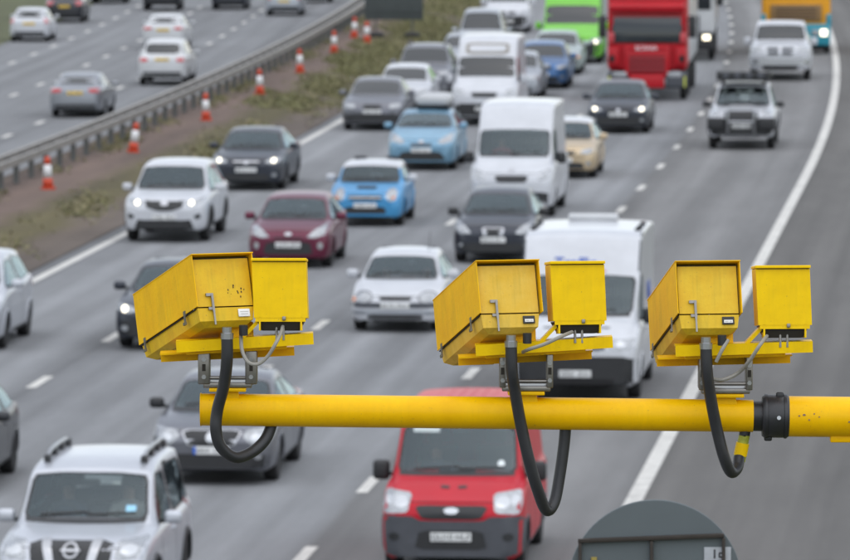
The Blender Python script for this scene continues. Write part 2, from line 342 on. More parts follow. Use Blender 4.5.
arm = empty('camera_arm', (p2.x, AD, -0.25)); tag(arm, 'yellow tubular cantilever arm on a tall mast reaching out over the hard shoulder', 'camera arm')
ao = Vector(arm.location)
def armtube(name, pts, r, m, n=40): return MB().tube([Vector(p)-ao for p in pts], r, n).build(name, m, arm, True)
def on_arm(px): t = (px-200.5)/(753-200.5); return p0.lerp(p1, t)
armtube('arm_tube', [p0, p0.lerp(p1, .5), p1], 16.2*S, M_yel)
MB().tube([p0-ao+Vector((-.001, 0, 0)), p0-ao+Vector((.004, 0, 0))], 16.6*S, 40).build('end_cap', M_yel, arm, True)
armtube('coupling_ring', [on_arm(750), on_arm(764)], 15.2*S, M_rub)
armtube('coupling_collar', [on_arm(762), on_arm(764), on_arm(787), on_arm(789)], [20*S, 21.6*S, 21.6*S, 20*S], M_rub)
for px, py in ((780, 396), (768, 437)): rbox(arm, 'clamp_bolt', M_rub, WP(px, py, AD-.01)-ao, (8*S, .02, 8*S), .006)
MB().tube([WP(779, 418, AD-.075)-ao, WP(779, 418, AD-.06)-ao], .007, 10).build('screw', M_chrome, arm)
for px in (766, 785): MB().tube([on_arm(px)-ao-Vector((.004, 0, 0)), on_arm(px)-ao+Vector((.004, 0, 0))], 22.4*S, 36).build('collar_lip', M_rub, arm, True)
armtube('main_arm_tube', [on_arm(786), on_arm(1100), p2], 20.3*S, M_yel)
rbox(arm, 'gusset_plate', M_yel, WP(862, 438, AD)-ao, (64*S, .05, 8*S), .004)
mb = MB()
for px, py, w in ((798, 414, 4), (803, 413, 6), (808, 418, 4), (813, 412, 3), (818, 415, 3), (848, 420, 5)):
    c = WP(px, py, AD)-ao; z = (py-417)*S; yy = -math.sqrt(max(0, (20.3*S)**2-z*z))-.0012
    w *= .6; mb.prism([(c.x+w*S*.5*math.cos(a)*random.uniform(.6, 1), c.z+w*S*.5*math.sin(a)*random.uniform(.5, 1)) for a in np.linspace(0, 5.6, 7)], yy-.0006, yy+.002)
tag(mb.build('paint_chips', mat('chipped_primer', (.22, .14, .10), .8), arm), kind='stuff')
armtube('mast', [(p2.x, AD, -.25), (p2.x, AD, 3), (p2.x, AD, p2.z+.35)], [.16, .15, .11], M_yel)
rbox(arm, 'base_plate', M_yel, (0, 0, .04), (.6, .6, .06), .01)

def speed_camera(ax, ay, yaw, hx, hy, ix, iy, iyaw, mrear, label, lab_white, conduit, extra, tilt=.06):
    """ax,ay: photo pixel where the mounting stub meets the arm top; other offsets in metres from there"""
    A = WP(ax, ay, AD); R = empty('speed_camera', A); tag(R, label, 'speed camera', 'speed cameras on the arm')
    # mounting stub and stainless cradle
    MB().prism([(-.045, -.035), (.045, -.035), (.035, .012), (-.035, .012)], -.035, .035).build('stub', M_yel, R)
    rbox(R, 'stub_flange', M_yel, (0, 0, .018), (.125, .11, .012), .003)
    cr = rbox(R, 'cradle_base', M_steel, (0, 0, .034), (.165, .10, .018), .004)
    for s in (-1, 1):
        pl = rbox(R, 'cradle_plate', M_steel, (s*.080, 0, .095), (.040 if extra == 'chips' else .022, .11, .115), .004)
        for z in (-.032, .028): MB().tube([(0, -.062, z), (0, -.052, z)], .008, 6).build('bolt', M_chrome, pl)
        MB().prism([(-.006, -.012), (.006, -.012), (.006, .012), (-.006, .012)], -.0565, -.054).build('slot', M_dark, pl)
    MB().tube([(-.085, -.03, .058), (.085, -.03, .058)], .006, 8).build('cradle_rod', M_steel, R)
    # long yellow mounting channels under both boxes
    ch = MB().box((0, 0, 0), (.465, .012, .038)).box((0, .03, .016), (.465, .07, .006)).build('mounting_channel', M_yel2, R, loc=(.06, -.085, .182), rot=(0, -tilt, .02))
    MB().box((0, 0, 0), (.455, .012, .038)).box((0, -.05, .016), (.455, .10, .006)).build('mounting_channel', M_yel, R, loc=(-.003, .06, .134), rot=(0, -tilt*.8, .02))
    rbox(R, 'mounting_plate', M_yel, (.03, .0, .155), (.34, .13, .012), .002, rot=(0, -tilt, .02))
    # camera housing: rear face towards the viewer, nose down the road
    Hm = bpy.data.objects.new('housing', None)
    rot = Matrix.Rotation(yaw, 3, 'Z') @ Matrix.Rotation(-math.radians(18), 3, 'X')
    eul = rot.to_euler(); base = Vector((hx, -.12, hy))
    w, L, hh = .213, .535, .172
    t = MB(); zb = -.062                                # tray: tapered towards its floor
    t.add([(-w/2+.004, 0, 0), (w/2-.004, 0, 0), (w/2-.004, L, 0), (-w/2+.004, L, 0), (-w/2+.010, .004, -.045), (w/2-.010, .004, -.045), (w/2-.010, L-.01, -.045), (-w/2+.010, L-.01, -.045),
           (-w/2+.035, .03, zb), (w/2-.035, .03, zb), (w/2-.035, L-.04, zb), (-w/2+.035, L-.04, zb)],
          [(0, 3, 2, 1), (0, 1, 5, 4), (1, 2, 6, 5), (2, 3, 7, 6), (3, 0, 4, 7), (4, 5, 9, 8), (5, 6, 10, 9), (6, 7, 11, 10), (7, 4, 8, 11), (8, 9, 10, 11)])
    hs = t.build('housing', mrear, R, loc=base, rot=eul)
    MB().box((0, L/2+.005, -.0015), (w+.001, L-.012, .003)).build('gasket', M_dark, hs)
    MB().box((0, .006, hh/2+.001), (w-.010, .010, hh-.008)).build('rear_door', mrear, hs)
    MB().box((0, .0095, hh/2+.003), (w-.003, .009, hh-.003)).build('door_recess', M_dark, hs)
    # sunshield: top and two side skins standing proud of the box
    T = .003
    MB().box((-w/2-.003, L/2-.008, hh/2+.005), (T, L+.03, hh+.006)).build('hood_side', M_side, hs)
    MB().box((w/2+.003, L/2-.008, hh/2+.005), (T, L+.03, hh+.006)).build('hood_side', M_side, hs)
    MB().box((0, L/2-.010, hh+.0095), (w+.012, L+.036, T)).build('hood_top', M_side, hs)
    MB().box((-w/2+.002, L/2, hh/2), (.006, L-.02, hh-.01)).build('box_side', mrear, hs)
    MB().box((w/2-.002, L/2, hh/2), (.006, L-.02, hh-.01)).build('box_side', mrear, hs)
    MB().box((0, L-.012, hh/2), (w-.02, .01, hh-.01)).build('front_window', M_dglass, hs)
    # latches: one on the rear door, two down the left skin
    def latch(x, y, z, side):
        b = MB()
        if side: b.box((x, y, z+.012), (.006, .018, .016)).box((x-.002, y, z-.008), (.004, .011, .04)).box((x-.004, y, z-.024), (.007, .02, .010))
        else: b.box((x-.008, y, z+.03), (.026, .006, .010)).box((x, y-.003, z), (.008, .005, .06)).box((x-.006, y, z-.018), (.022, .007, .009)).box((x, y-.004, z-.05), (.006, .005, .05))
        return b.build('latch', M_steel, hs)
    latch(-w*.22, -.004, .015, False)
    latch(-w/2-.004, L*.18, -.006, True); latch(-w/2-.004, L*.90, -.006, True)
    lb = rbox(hs, 'label_plate', mat('white_sticker', (.75, .74, .72), .5) if lab_white else M_black, (w*.30, -.0025, -.021), (.042, .004, .027), .002)
    if lab_white:
        MB().box((0, -.0025, .004), (.03, .001, .002)).box((0, -.0025, -.004), (.026, .001, .002)).build('faint_print', mat('faded_print', (.5, .49, .46), .6), lb)
    else:
        MB().box((0, -.0025, -.003), (.030, .001, .010)).build('white_panel', mat('white_sticker', (.75, .74, .72), .5), lb)
        MB().box((-.006, -.0035, -.003), (.012, .001, .003)).box((.008, -.0035, -.003), (.008, .001, .003)).build('faint_print', mat('faded_print', (.5, .49, .46), .6), lb)
    if extra == 'chips':
        b = MB()
        for k in range(11):
            cx, cz = random.gauss(.035, .026), .058+random.gauss(0, .009); r_ = random.uniform(.0008, .003)
            b.prism([(cx+r_*math.cos(a)*random.uniform(.5, 1), cz+1.4*r_*math.sin(a)) for a in np.linspace(0, 5.4, 6)], -.0005, .003)
        tag(b.build('paint_chips', mat('rust_chip', (.06, .035, .02), .9), hs), kind='stuff')
    if extra == 'never':
        b = MB().prism([(-.03, .09), (.0, .075), (.05, .10), (.075, .135), (.03, .125)], .0002, .003)
        b.build('bright_patch', mat('touched_up_yellow', srgb(228, 176, 26), .5, noise=.2, nscale=30, dirt=srgb(220, 170, 45)), hs)
    # support legs under the housing
    rbox(R, 'tilt_bracket', M_yel, (hx+.03, -.0, .205), (.10, .12, .07), .004, rot=(-.2, 0, yaw*.6))
    # infrared illuminator box beside it
    il = MB().add([(-.086, 0, 0), (.096, 0, 0), (.096, .13, 0), (-.086, .13, 0), (-.094, 0, .19), (.090, 0, .19), (.090, .13, .19), (-.094, .13, .19)],
                  [(0, 3, 2, 1), (4, 5, 6, 7), (0, 1, 5, 4), (1, 2, 6, 5), (2, 3, 7, 6), (3, 0, 4, 7)]).build('illuminator', M_yel2, R, loc=(ix, -.10, iy), rot=(-.10, .0, iyaw))
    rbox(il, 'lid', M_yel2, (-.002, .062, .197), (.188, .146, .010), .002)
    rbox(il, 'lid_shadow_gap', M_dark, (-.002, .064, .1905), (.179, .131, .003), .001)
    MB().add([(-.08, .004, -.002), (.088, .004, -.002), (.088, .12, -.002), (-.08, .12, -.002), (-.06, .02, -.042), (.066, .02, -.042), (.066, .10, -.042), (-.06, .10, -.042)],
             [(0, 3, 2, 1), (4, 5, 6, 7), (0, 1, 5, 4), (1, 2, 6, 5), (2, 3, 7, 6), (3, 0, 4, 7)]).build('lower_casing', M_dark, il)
    yk = MB().box((.074, .03, -.020), (.006, .06, .045)).box((-.066, .03, -.020), (.006, .06, .045)).box((.004, .004, -.006), (.17, .006, .014)).build('yoke', M_yel2, il)
    for k in (-.01, .014): MB().tube([(k, .02, -.075), (k, .02, -.03)], .0045, 8).build('bolt', M_steel, il)
    rbox(il, 'hinge_clip', M_steel, (.016, -.004, -.002), (.012, .006, .014), .002)
    MB().box((0, 0, 0), (.012, .05, .13), Matrix.Rotation(.75, 3, 'Y')).build('stay', M_yel2, R, loc=(ix-.10, -.06, .225))
    # conduit from the gland below the housing, looping under the arm
    def cat_path(px, d):
        P = [WP(a, b, AD+c)-A for a, b, c in px]; out = []
        for i in range(len(P)-1):
            a, b, c, e = P[max(i-1, 0)], P[i], P[i+1], P[min(i+2, len(P)-1)]
            for k in range(8):
                t_ = k/8; out.append(.5*((2*b)+(c-a)*t_+(2*a-5*b+4*c-e)*t_**2+(3*b-a-3*c+e)*t_**3))
        return out+[P[-1]]
    pts = cat_path(conduit, 0)
    MB().tube(pts, 5.9*S, 14).build('conduit', M_rub, R, True)
    gl = pts[0]; MB().tube([gl+Vector((0, 0, .03)), gl+Vector((0, 0, .012)), gl+Vector((0, 0, .010)), gl-Vector((0, 0, .010))], [.017, .017, .022, .022], 12).build('gland', M_chrome, R)
    MB().tube([gl+Vector((.055, .02, .035)), gl+Vector((.055, .02, .0))], .015, 10).build('connector', M_black, R)
    return R, cat_path, A
c1 = [(227, 336, -.16), (227, 360, -.16), (224, 385, -.14), (217.5, 410, -.12), (216, 430, -.12), (221, 447, -.11), (235, 457.5, -.08), (252, 452, -.03), (265, 440, 0), (271.5, 424, .02), (272, 410, .02)]
c2 = [(511, 344, -.16), (512, 372, -.16), (515, 392, -.14), (521, 425, -.12), (529, 460, -.11), (537, 488, -.09), (546, 510, -.05), (554, 503, -.02), (559, 480, 0), (564, 445, .01), (566, 420, .01)]
c3 = [(706, 346, -.16), (707, 372, -.16), (711, 400, -.14), (717, 430, -.12), (724, 457, -.11), (731, 472, -.08), (737, 468, -.04), (739, 458, -.01)]
R1, cp1, A1 = speed_camera(228, 394, math.radians(24), -.004, .305, .177, .268, math.radians(-1), M_fade, 'yellow speed camera box with paint chips and a white sticker, at the arm tip', True, c1, 'chips')
R2, cp2, A2 = speed_camera(526, 397.5, math.radians(15.5), -.056, .294, .176, .270, math.radians(7), M_fade2, 'most faded ochre speed camera box, mounted on the arm between two others', False, c2, 'stain')
R3, cp3, A3 = speed_camera(725, 400, math.radians(8), -.060, .300, .193, .264, math.radians(3), M_fade3, 'yellow speed camera box mounted beside the black coupling of the arm', False, c3, '', .03)
for R_, cp, pts in ((R1, cp1, [(241, 335, -.12), (242, 350, -.15), (248, 362, -.17), (258, 364, -.17), (268, 356, -.17), (276, 343, -.17), (281, 333, -.12), (283, 325, -.08)]),
                    (R2, cp2, [(523, 352, -.1), (530, 349, -.17), (545, 344, -.18), (560, 337, -.17), (572, 332, -.1)]),
                    (R3, cp3, [(716, 362, -.16), (722, 350, -.16), (728, 340, -.14)]), (R3, cp3, [(710, 378, -.1), (722, 380, -.12), (738, 373, -.12), (750, 360, -.16), (760, 345, -.17), (767, 336, -.1)])):
    MB().tube(cp(pts, 0), 1.9*S, 8).build('thin_cable', M_cab, R_, True)
# yellow and green sleeve joining the last conduit to the arm
q = lambda x, y: WP(x, y, AD)-A3
M_gy = mat('green_yellow_tape', (.42, .45, .04), .5, noise=.4, nscale=40)
MB().tube([q(739, 461), q(740.3, 455)], 6.3*S, 14).build('conduit_collar', M_gy, R3, True)
MB().tube([q(740.2, 455.5), q(742.8, 443)], 6.7*S, 14).build('conduit_sleeve', M_yel2, R3, True)
MB().tube([q(742.8, 443), q(744.5, 435)], 5.6*S, 14).build('conduit_collar', M_gy, R3, True)
MB().tube([q(744.3, 436), q(746, 424)], 5.6*S, 14).build('conduit_stub', M_rub, R3, True)

# round sign seen from behind at the foot of the view
SD = 31.0; c = WP(655, 587, SD); k = SD/FPX
rs = empty('round_sign', (c.x, SD, -.4)); tag(rs, 'round grey sign back with brown frame bars and a white sticker', 'road sign')
ro = Vector(rs.location)
M_rs = mat('sign_back_greygreen', (.10, .12, .128), .6, 0, noise=.12, nscale=3)
M_br = mat('brown_channel', (.040, .032, .026), .6, .3, noise=.3, nscale=12)
MB().lathe([(87*k, -.003), (87*k, .003)], 72, 'y', c-ro).build('disc', M_rs, rs, True)
MB().lathe([(87.6*k, -.0), (88.2*k, .004), (88.2*k, .012), (86*k, .012)], 72, 'y', c-ro).build('rim', M_rs, rs, True)
def bar(name, a, b, w, d, m):
    A_, B_ = WP(*a, SD-.02)-ro, WP(*b, SD-.02)-ro; dr = (B_-A_); an = math.atan2(dr.z, dr.x)
    return rbox(rs, name, m, (A_+B_)/2, (dr.length, d, w), .003, rot=(0, -an, 0))
bar('frame_bar', (578, 541), (724, 535.5), .020, .03, M_br); bar('frame_bar', (580, 640), (580, 543), .016, .028, M_br)
bar('frame_bar', (724, 640), (723.5, 538), .016, .028, M_br); bar('centre_bar', (651.5, 640), (651.5, 541), .016, .028, M_br); bar('frame_bar', (580, 640), (724, 636), .02, .03, M_br)
st = rbox(rs, 'sticker', mat('greyed_sticker', (.42, .44, .47), .6, noise=.2, nscale=20), WP(717.5, 562, SD-.008)-ro, (27*k, .003, 30*k), .001)
fn = MB()
for dx, dz, w_, h_ in ((-3, 8, 1.8, 9), (4, 9, 5, 1.6), (4, 5, 5, 1.6), (4, 1, 5, 1.6), (1.8, 7, 1.4, 4), (6.2, 3, 1.4, 4)): fn.box((dx*k, -.0026, dz*k), (w_*k, .0012, h_*k))
fn.build('print', M_char, st)
rbox(rs, 'yellow_tag', mat('dull_yellow_tag', (.28, .22, .05), .7), WP(594, 561, SD-.012)-ro, (6*k, .006, 8*k), .003)
MB().tube([(0, .05, 0), (0, .05, c.z+.2-ro.z)], .045, 20).build('post', M_galv, rs, True)

# ------------------------------------------------------------------ vehicles
def pchip(x, y, t):
    x = np.array(x, float); y = np.array(y, float); h = np.diff(x); d = np.diff(y)/h; m = np.zeros(len(x)); m[0], m[-1] = d[0], d[-1]
    for i in range(1, len(x)-1):
        if d[i-1]*d[i] > 0:
            w1, w2 = 2*h[i]+h[i-1], h[i]+2*h[i-1]; m[i] = (w1+w2)/(w1/d[i-1]+w2/d[i])
    i = np.clip(np.searchsorted(x, t, 'right')-1, 0, len(x)-2); s = (t-x[i])/h[i]
    return (1+2*s)*(1-s)**2*y[i]+s*(1-s)**2*h[i]*m[i]+s*s*(3-2*s)*y[i+1]+s*s*(s-1)*h[i]*m[i+1]
def P2(L): return [p[0] for p in L], [p[1] for p in L]
ARCH = {}
def arch(name, L, W, H, nose, hood, cowl, roof0, roof1, rg, boot, belt, fw, wb, wr=.31, zb=.2, tum=.68, flat=0., kind='hatch'):
    ARCH[name] = dict(L=L, W=W, H=H, nose=nose, hood=hood, cowl=cowl, roof0=roof0, roof1=roof1, rg=rg, boot=boot, belt=belt, fw=fw, wb=wb, wr=wr, zb=zb, tum=tum, flat=flat, kind=kind)
arch('hatch', 4.05, 1.74, 1.46, .66, .84, (1.0, 1.0), (1.82, 1.41), (3.35, 1.40), (3.88, 1.02), (3.98, .98), (.90, .98), .80, 2.50)
arch('mini', 3.66, 1.69, 1.41, .66, .80, (1.12, .98), (1.58, 1.35), (3.0, 1.36), (3.48, .98), (3.58, .94), (.92, .94), .72, 2.47, tum=.74)
arch('saloon', 4.72, 1.82, 1.46, .66, .83, (1.25, .99), (2.08, 1.41), (3.35, 1.40), (4.15, 1.08), (4.66, 1.04), (.92, .99), .93, 2.71, .32)
arch('estate', 4.6, 1.80, 1.50, .66, .84, (1.15, 1.0), (1.95, 1.44), (3.9, 1.44), (4.42, 1.06), (4.52, 1.0), (.92, .99), .9, 2.68, .32)
arch('old_hatch', 4.1, 1.69, 1.40, .56, .72, (1.12, .94), (1.85, 1.34), (3.35, 1.34), (3.92, .98), (4.04, .94), (.86, .90), .82, 2.46, .29)
arch('mpv', 4.3, 1.78, 1.64, .66, .86, (.95, 1.12), (1.78, 1.57), (3.7, 1.58), (4.12, 1.1), (4.24, 1.0), (1.0, 1.08), .86, 2.68, .32)
arch('suv', 4.55, 1.86, 1.70, .74, .96, (1.18, 1.14), (1.92, 1.63), (3.9, 1.62), (4.36, 1.16), (4.48, 1.08), (1.02, 1.10), .90, 2.70, .36, .27, .70)
arch('big_suv', 4.75, 1.86, 1.85, .82, 1.04, (1.28, 1.20), (1.95, 1.76), (4.35, 1.80), (4.62, 1.22), (4.70, 1.14), (1.08, 1.12), .88, 2.85, .38, .30, .76, .5)
arch('pickup', 5.2, 1.86, 1.76, .84, 1.06, (1.30, 1.18), (1.92, 1.70), (3.45, 1.70), (3.72, 1.14), (5.14, 1.10), (1.06, 1.12), .88, 3.1, .38, .34, .74, .5, 'pickup')
arch('big_pickup', 5.85, 2.08, 1.94, .92, 1.18, (1.45, 1.32), (2.12, 1.87), (3.85, 1.87), (4.1, 1.28), (5.78, 1.24), (1.16, 1.24), .95, 3.55, .40, .36, .76, .5, 'pickup')
arch('small_van', 4.45, 1.80, 2.02, .80, .98, (.88, 1.22), (1.52, 1.86), (4.35, 2.0), (4.40, 1.2), (4.43, .9), (1.10, 1.12), .80, 2.85, .32, .2, .82, .6, 'van')
arch('van', 5.3, 1.98, 2.58, .86, 1.08, (.84, 1.40), (1.42, 2.03), (5.2, 2.54), (5.25, 1.5), (5.28, 1.0), (1.22, 1.24), .90, 3.3, .34, .24, .86, .7, 'hvan')
arch('medium_van', 5.6, 2.1, 2.66, .86, 1.06, (.84, 1.36), (1.45, 2.02), (5.5, 2.62), (5.55, 1.5), (5.58, 1.0), (1.2, 1.22), .90, 3.3, .34, .24, .92, .7, 'hvan')

def inpoly(px, py, poly):
    c = np.zeros(len(px), bool); n = len(poly)
    for i in range(n):
        x0, y0 = poly[i]; x1, y1 = poly[(i+1) % n]
        q = ((y0 > py) != (y1 > py)); c ^= q & (px < (x1-x0)*(py-y0)/((y1-y0) if y1 != y0 else 1e-9)+x0)
    return c
def chaikin(poly, it=2):
    for _ in range(it):
        o = []
        for i in range(len(poly)):
            a, b = poly[i], poly[(i+1) % len(poly)]; o += [(.88*a[0]+.12*b[0], .88*a[1]+.12*b[1]), (.12*a[0]+.88*b[0], .12*a[1]+.88*b[1])]
        poly = o
    return poly
AX = {'f': (lambda a, b: Vector((a, -9, b)), Vector((0, 1, 0))), 'r': (lambda a, b: Vector((a, 9, b)), Vector((0, -1, 0))),
      'l': (lambda a, b: Vector((4, a, b)), Vector((-1, 0, 0))), 'm': (lambda a, b: Vector((-4, a, b)), Vector((1, 0, 0))), 't': (lambda a, b: Vector((a, b, 9)), Vector((0, 0, -1)))}
def decal(parent, name, m, poly, ax, bvh, off=.004, rings=3, r0=0., rnd=1, step=.07, skirt=.015):
    if rnd: poly = chaikin(poly, rnd)
    B = []
    for i in range(len(poly)):
        a, b = poly[i], poly[(i+1) % len(poly)]; n = max(1, int(math.hypot(b[0]-a[0], b[1]-a[1])/step))
        B += [(a[0]+(b[0]-a[0])*k/n, a[1]+(b[1]-a[1])*k/n) for k in range(n)]
    cx = sum(p[0] for p in B)/len(B); cy = sum(p[1] for p in B)/len(B); n = len(B); org, d = AX[ax]
    v = []; f = []; last = None
    def hit(a, b):
        h = bvh.ray_cast(org(a, b), d)
        if h[0] is None: return None
        nn = h[1] if h[1].dot(d) < 0 else -h[1]
        return h[0], nn
    ext = max(max(p[0] for p in B)-min(p[0] for p in B), max(p[1] for p in B)-min(p[1] for p in B)); rings = min(12, max(rings, int(ext/.13)))
    rr = ([0]+[(k+1)/rings for k in range(rings)]) if not r0 else [r0, 1.]
    grid = []
    for r in rr:
        row = []
        for (a, b) in (B if r > 0 else B[:1]):
            s = r; h = None
            for _ in range(8):
                h = hit(cx+(a-cx)*s, cy+(b-cy)*s)
                if h: break
                s *= .93
            if not h: return None
            row.append(h)
        grid.append(row)
    idx = []
    for row in grid: idx.append(list(range(len(v), len(v)+len(row)))); v += [p+nn*off for p, nn in row]
    for i in range(len(grid)-1):
        A_, B_ = idx[i], idx[i+1]
        for k in range(n):
            k2 = (k+1) % n
            f.append((A_[0], B_[k], B_[k2]) if len(A_) == 1 else (A_[k], B_[k], B_[k2], A_[k2]))
    e = idx[-1]; s0 = len(v); v += [p+nn*(off-skirt) for p, nn in grid[-1]]
    for k in range(n): f.append((e[k], s0+k, s0+(k+1) % n, e[(k+1) % n]))
    if r0:
        e = idx[0]; s0 = len(v); v += [p+nn*(off-skirt) for p, nn in grid[0]]
        for k in range(n): f.append((e[k], e[(k+1) % n], s0+(k+1) % n, s0+k))
    q = f[0]; nv = (v[q[1]]-v[q[0]]).cross(v[q[2]]-v[q[0]])
    if nv.dot(d) > 0: f = [tuple(reversed(t)) for t in f]
    me = mesh(name, v, f, True)
    try: me.set_sharp_from_angle(angle=math.radians(45))
    except Exception: pass
    return link(name, me, m, parent)
WHEELS = {}
def wheel_meshes(style):
    if style in WHEELS: return WHEELS[style]
    t = MB().lathe([(.62, -.30), (.80, -.335), (.94, -.32), (1, -.24), (1, .24), (.94, .32), (.80, .335), (.62, .30)], 28, 'x')
    tm = mesh('wheel', t.v, t.f, True); tm.materials.append(M_tyre)
    r = MB().lathe([(.64, -.28), (.66, .29), (.62, .30), (.58, .16), (.52, .10)], 28, 'x')
    n = 5 if style == 0 else 7
    for k in range(n):
        a = 2*math.pi*k/n; R = Matrix.Rotation(a, 3, 'X')
        r.box(R @ Vector((.2, 0, .34)), (.10, .13, .56), R)
    r.lathe([(.14, .10), (.13, .27), (.03, .28)], 14, 'x')
    rm = mesh('rim', r.v, r.f); rm.materials.append(M_rim); WHEELS[style] = (tm, rm); return WHEELS[style]
def add_wheels(R, W_, ys, rad, style=0, double=False):
    tm, rm = wheel_meshes(style)
    for y in ys:
        for s in (-1, 1):
            wo = link('wheel', tm, None, R, loc=(s*(W_/2-.135), y, rad), rot=(0, 0, 0 if s > 0 else math.pi), scale=(.32, rad, rad))
            link('rim', rm, None, wo)
def characters(pl, n=7, w=.46, h=.075, sgn=-1):
    b = MB(); random.seed(int(abs(pl.parent.location.x*100)) if pl.parent else 3)
    for k in range(n):
        x = -w/2+(k+.5+(.55 if k > 3 else -.1))*w/(n+.6); s = sgn*.006
        b.box((x-.018, s, 0), (.012, .003, h))
        if random.random() < .7: b.box((x+.016, s, 0), (.012, .003, h*random.choice((1, .5))))
        if random.random() < .7: b.box((x, s, random.choice((-.5, 0, .5))*(h-.012)), (.034, .003, .012))
    return tag(b.build('characters', M_char, pl), kind='stuff')
def place(px, py, L, away=False, z=0.):
    x, y = G(px, py, z); s = ES(y+L/2); n = math.hypot(s, 1); c = (x+s/n*L/2, y+L/2/n, z); return c, -math.atan(s)+(math.pi if away else 0)

def vehicle(name, label, cat, px, py, arc, pm, face=(), rear=None, lit=(), away=False, lod=0, mirror=None, group=None, rim=0, roofm=None, plate_z=.48, plate=True, scale=None, lower=M_black, lights=None, zoff=0., skew=0., cladding=False, dark_sill=True):
    A = dict(ARCH[arc]); 
    if scale: A.update(scale)
    L, W_, H = A['L'], A['W'], A['H']; hw = W_/2; y0 = -L/2; kind = A['kind']; flat = A['flat']
    loc, rz = place(px, py, L, away, ZF if away else 0.); R = empty(name, loc, rz+skew); tag(R, label, cat, group)
    cy, cz = A['cowl']; r0y, r0z = A['roof0']; r1y, r1z = A['roof1']; gy, gz = A['rg']; by, bz = A['boot']; nz, hz = A['nose'], A['hood']
    top = [(0, nz), (.03, nz+.3*(hz-nz)), (.09, hz-.25*(hz-nz)), (.2, hz), (cy*.65, hz+.66*(cz-hz)), (cy, cz)]
    top += [(cy+.5*(r0y-cy), cz+.53*(r0z-cz)), (r0y, r0z)]
    if kind == 'hvan': top += [(r0y+.22, r0z+.42*(H-r0z)), (r0y+.55, H-.06), (r0y+1.0, H), (L*.7, H)]
    else: top += [((r0y*2+r1y)/3, H-.005), ((r0y+r1y)/2+.1, H)]
    top += [(r1y, r1z)]
    if kind in ('van', 'hvan'): top += [(gy, r1z-.05), (L, r1z-.12)]
    elif kind == 'pickup': top += [(gy, gz), (gy+.05, gz-.06), (by-.4, bz), (by, bz), (L, bz-.12)]
    else: top += [((r1y+gy)/2, (r1z+gz)/2+.03), (gy, gz), (by, bz), (L-.03, bz-.06), (L, bz-.14)]
    top = [p for i, p in enumerate(top) if i == 0 or p[0] > top[i-1][0]+1e-4]
    kf = flat
    wl = [(0, .66+.16*kf), (.03, .78+.10*kf), (.09, .875+.06*kf), (.22, .95+.02*kf), (.55, .988), (1.2, 1), (L-1.3, 1), (L-.4, .975), (L-.12, .93), (L-.03, .86), (L, .78)]
    if kind in ('van', 'hvan'): wl = wl[:6]+[(L-.2, .99), (L-.05, .97), (L, .93)]
    b0, b1 = A['belt']
    sh = [(0, nz-.10), (.09, hz-.17), (.25, hz-.08), (cy, b0), (L*.6, (b0+b1)/2), (gy, b1), (L-.05, b1-.04), (L, b1-.12)]
    tm_ = A['tum']
    wrl = [(0, .74), (.3, .78), (cy, .83), (r0y, tm_+.03), ((r0y+r1y)/2, tm_), (r1y, tm_-.01), (gy, .74), (L, .78)]
    if kind in ('van', 'hvan'): wrl = [(0, .74), (.3, .80), (cy, .85), (r0y, tm_), (r0y+.8, tm_), (L, tm_)]
    if kind == 'pickup': wrl = [(0, .74), (.3, .80), (cy, .83), (r0y, tm_), (r1y, tm_), (gy, .84), (gy+.1, .93), (L, .93)]
    zb = A['zb']; zbl = [(0, zb+.04), (.15, zb), (L-.2, zb+.02), (L, zb+.12)]
    d = .05 if lod == 0 else .085
    st = np.concatenate([[0, .012, .03, .055, .085, .12, .16, .2], np.arange(.25, L-.22, d), [L-.2, L-.15, L-.1, L-.06, L-.03, L-.01, L]])
    Fn = lambda l: pchip(*P2(l), st)
    T, SH, Wd, WR, ZB = Fn(top), Fn(sh), Fn(wl)*hw, Fn(wrl)*hw, Fn(zbl)
    SH = np.minimum(SH, T-.05); WR = np.minimum(WR, Wd*.95); c = np.minimum(.055, .45*(T-SH))
    g_ = T-SH
    secs = [(Wd*.88, ZB), (Wd*.955, ZB+.05), (Wd*.985, ZB+.14), (Wd, ZB+.52*(SH-ZB)), (Wd*.99, SH-.09), (Wd*.965, SH-.015), (Wd*.945, SH+np.minimum(.012, .1*g_)),
            (Wd*.945+(WR-Wd*.945)*.30, SH+.32*(g_-c)), (Wd*.945+(WR-Wd*.945)*.68, SH+.70*(g_-c)), (WR, T-c), (WR*.93, T-c*.62), (WR*.62, T-c*.22), (WR*.3, T-c*.05), (WR*0, T)]
    K = len(secs); per = 3 if lod == 0 else 2; vv = np.linspace(0, K-1, (K-1)*per+1)
    X = np.array([pchip(range(K), [s[0][i] for s in secs], vv) for i in range(len(st))])
    Z = np.array([pchip(range(K), [s[1][i] for s in secs], vv) for i in range(len(st))])
    nv = X.shape[1]; full = np.concatenate([X, -X[:, -2::-1]], 1); fz = np.concatenate([Z, Z[:, -2::-1]], 1); nc = full.shape[1]; ns = len(st)
    V = np.stack([full, np.repeat((st+y0)[:, None], nc, 1), fz], -1).reshape(-1, 3)
    fw, rw, wrad = A['fw'], A['fw']+A['wb'], A['wr']; Ra = wrad*1.17
    # wheel arches: pull the rows near the circle on to it, then drop the faces inside
    for wy in (fw+y0, rw+y0):
        dy, dz = V[:, 1]-wy, V[:, 2]-wrad; rr = np.hypot(dy, dz); side = np.abs(V[:, 0]) > .55*hw
        near = side & (np.abs(rr-Ra) < d*.55); sc_ = Ra/np.maximum(rr, 1e-6)
        V[near, 1] = wy+dy[near]*sc_[near]; V[near, 2] = wrad+dz[near]*sc_[near]
    F = np.array([(i*nc+j, i*nc+j+1, (i+1)*nc+j+1, (i+1)*nc+j) for i in range(ns-1) for j in range(nc-1)])
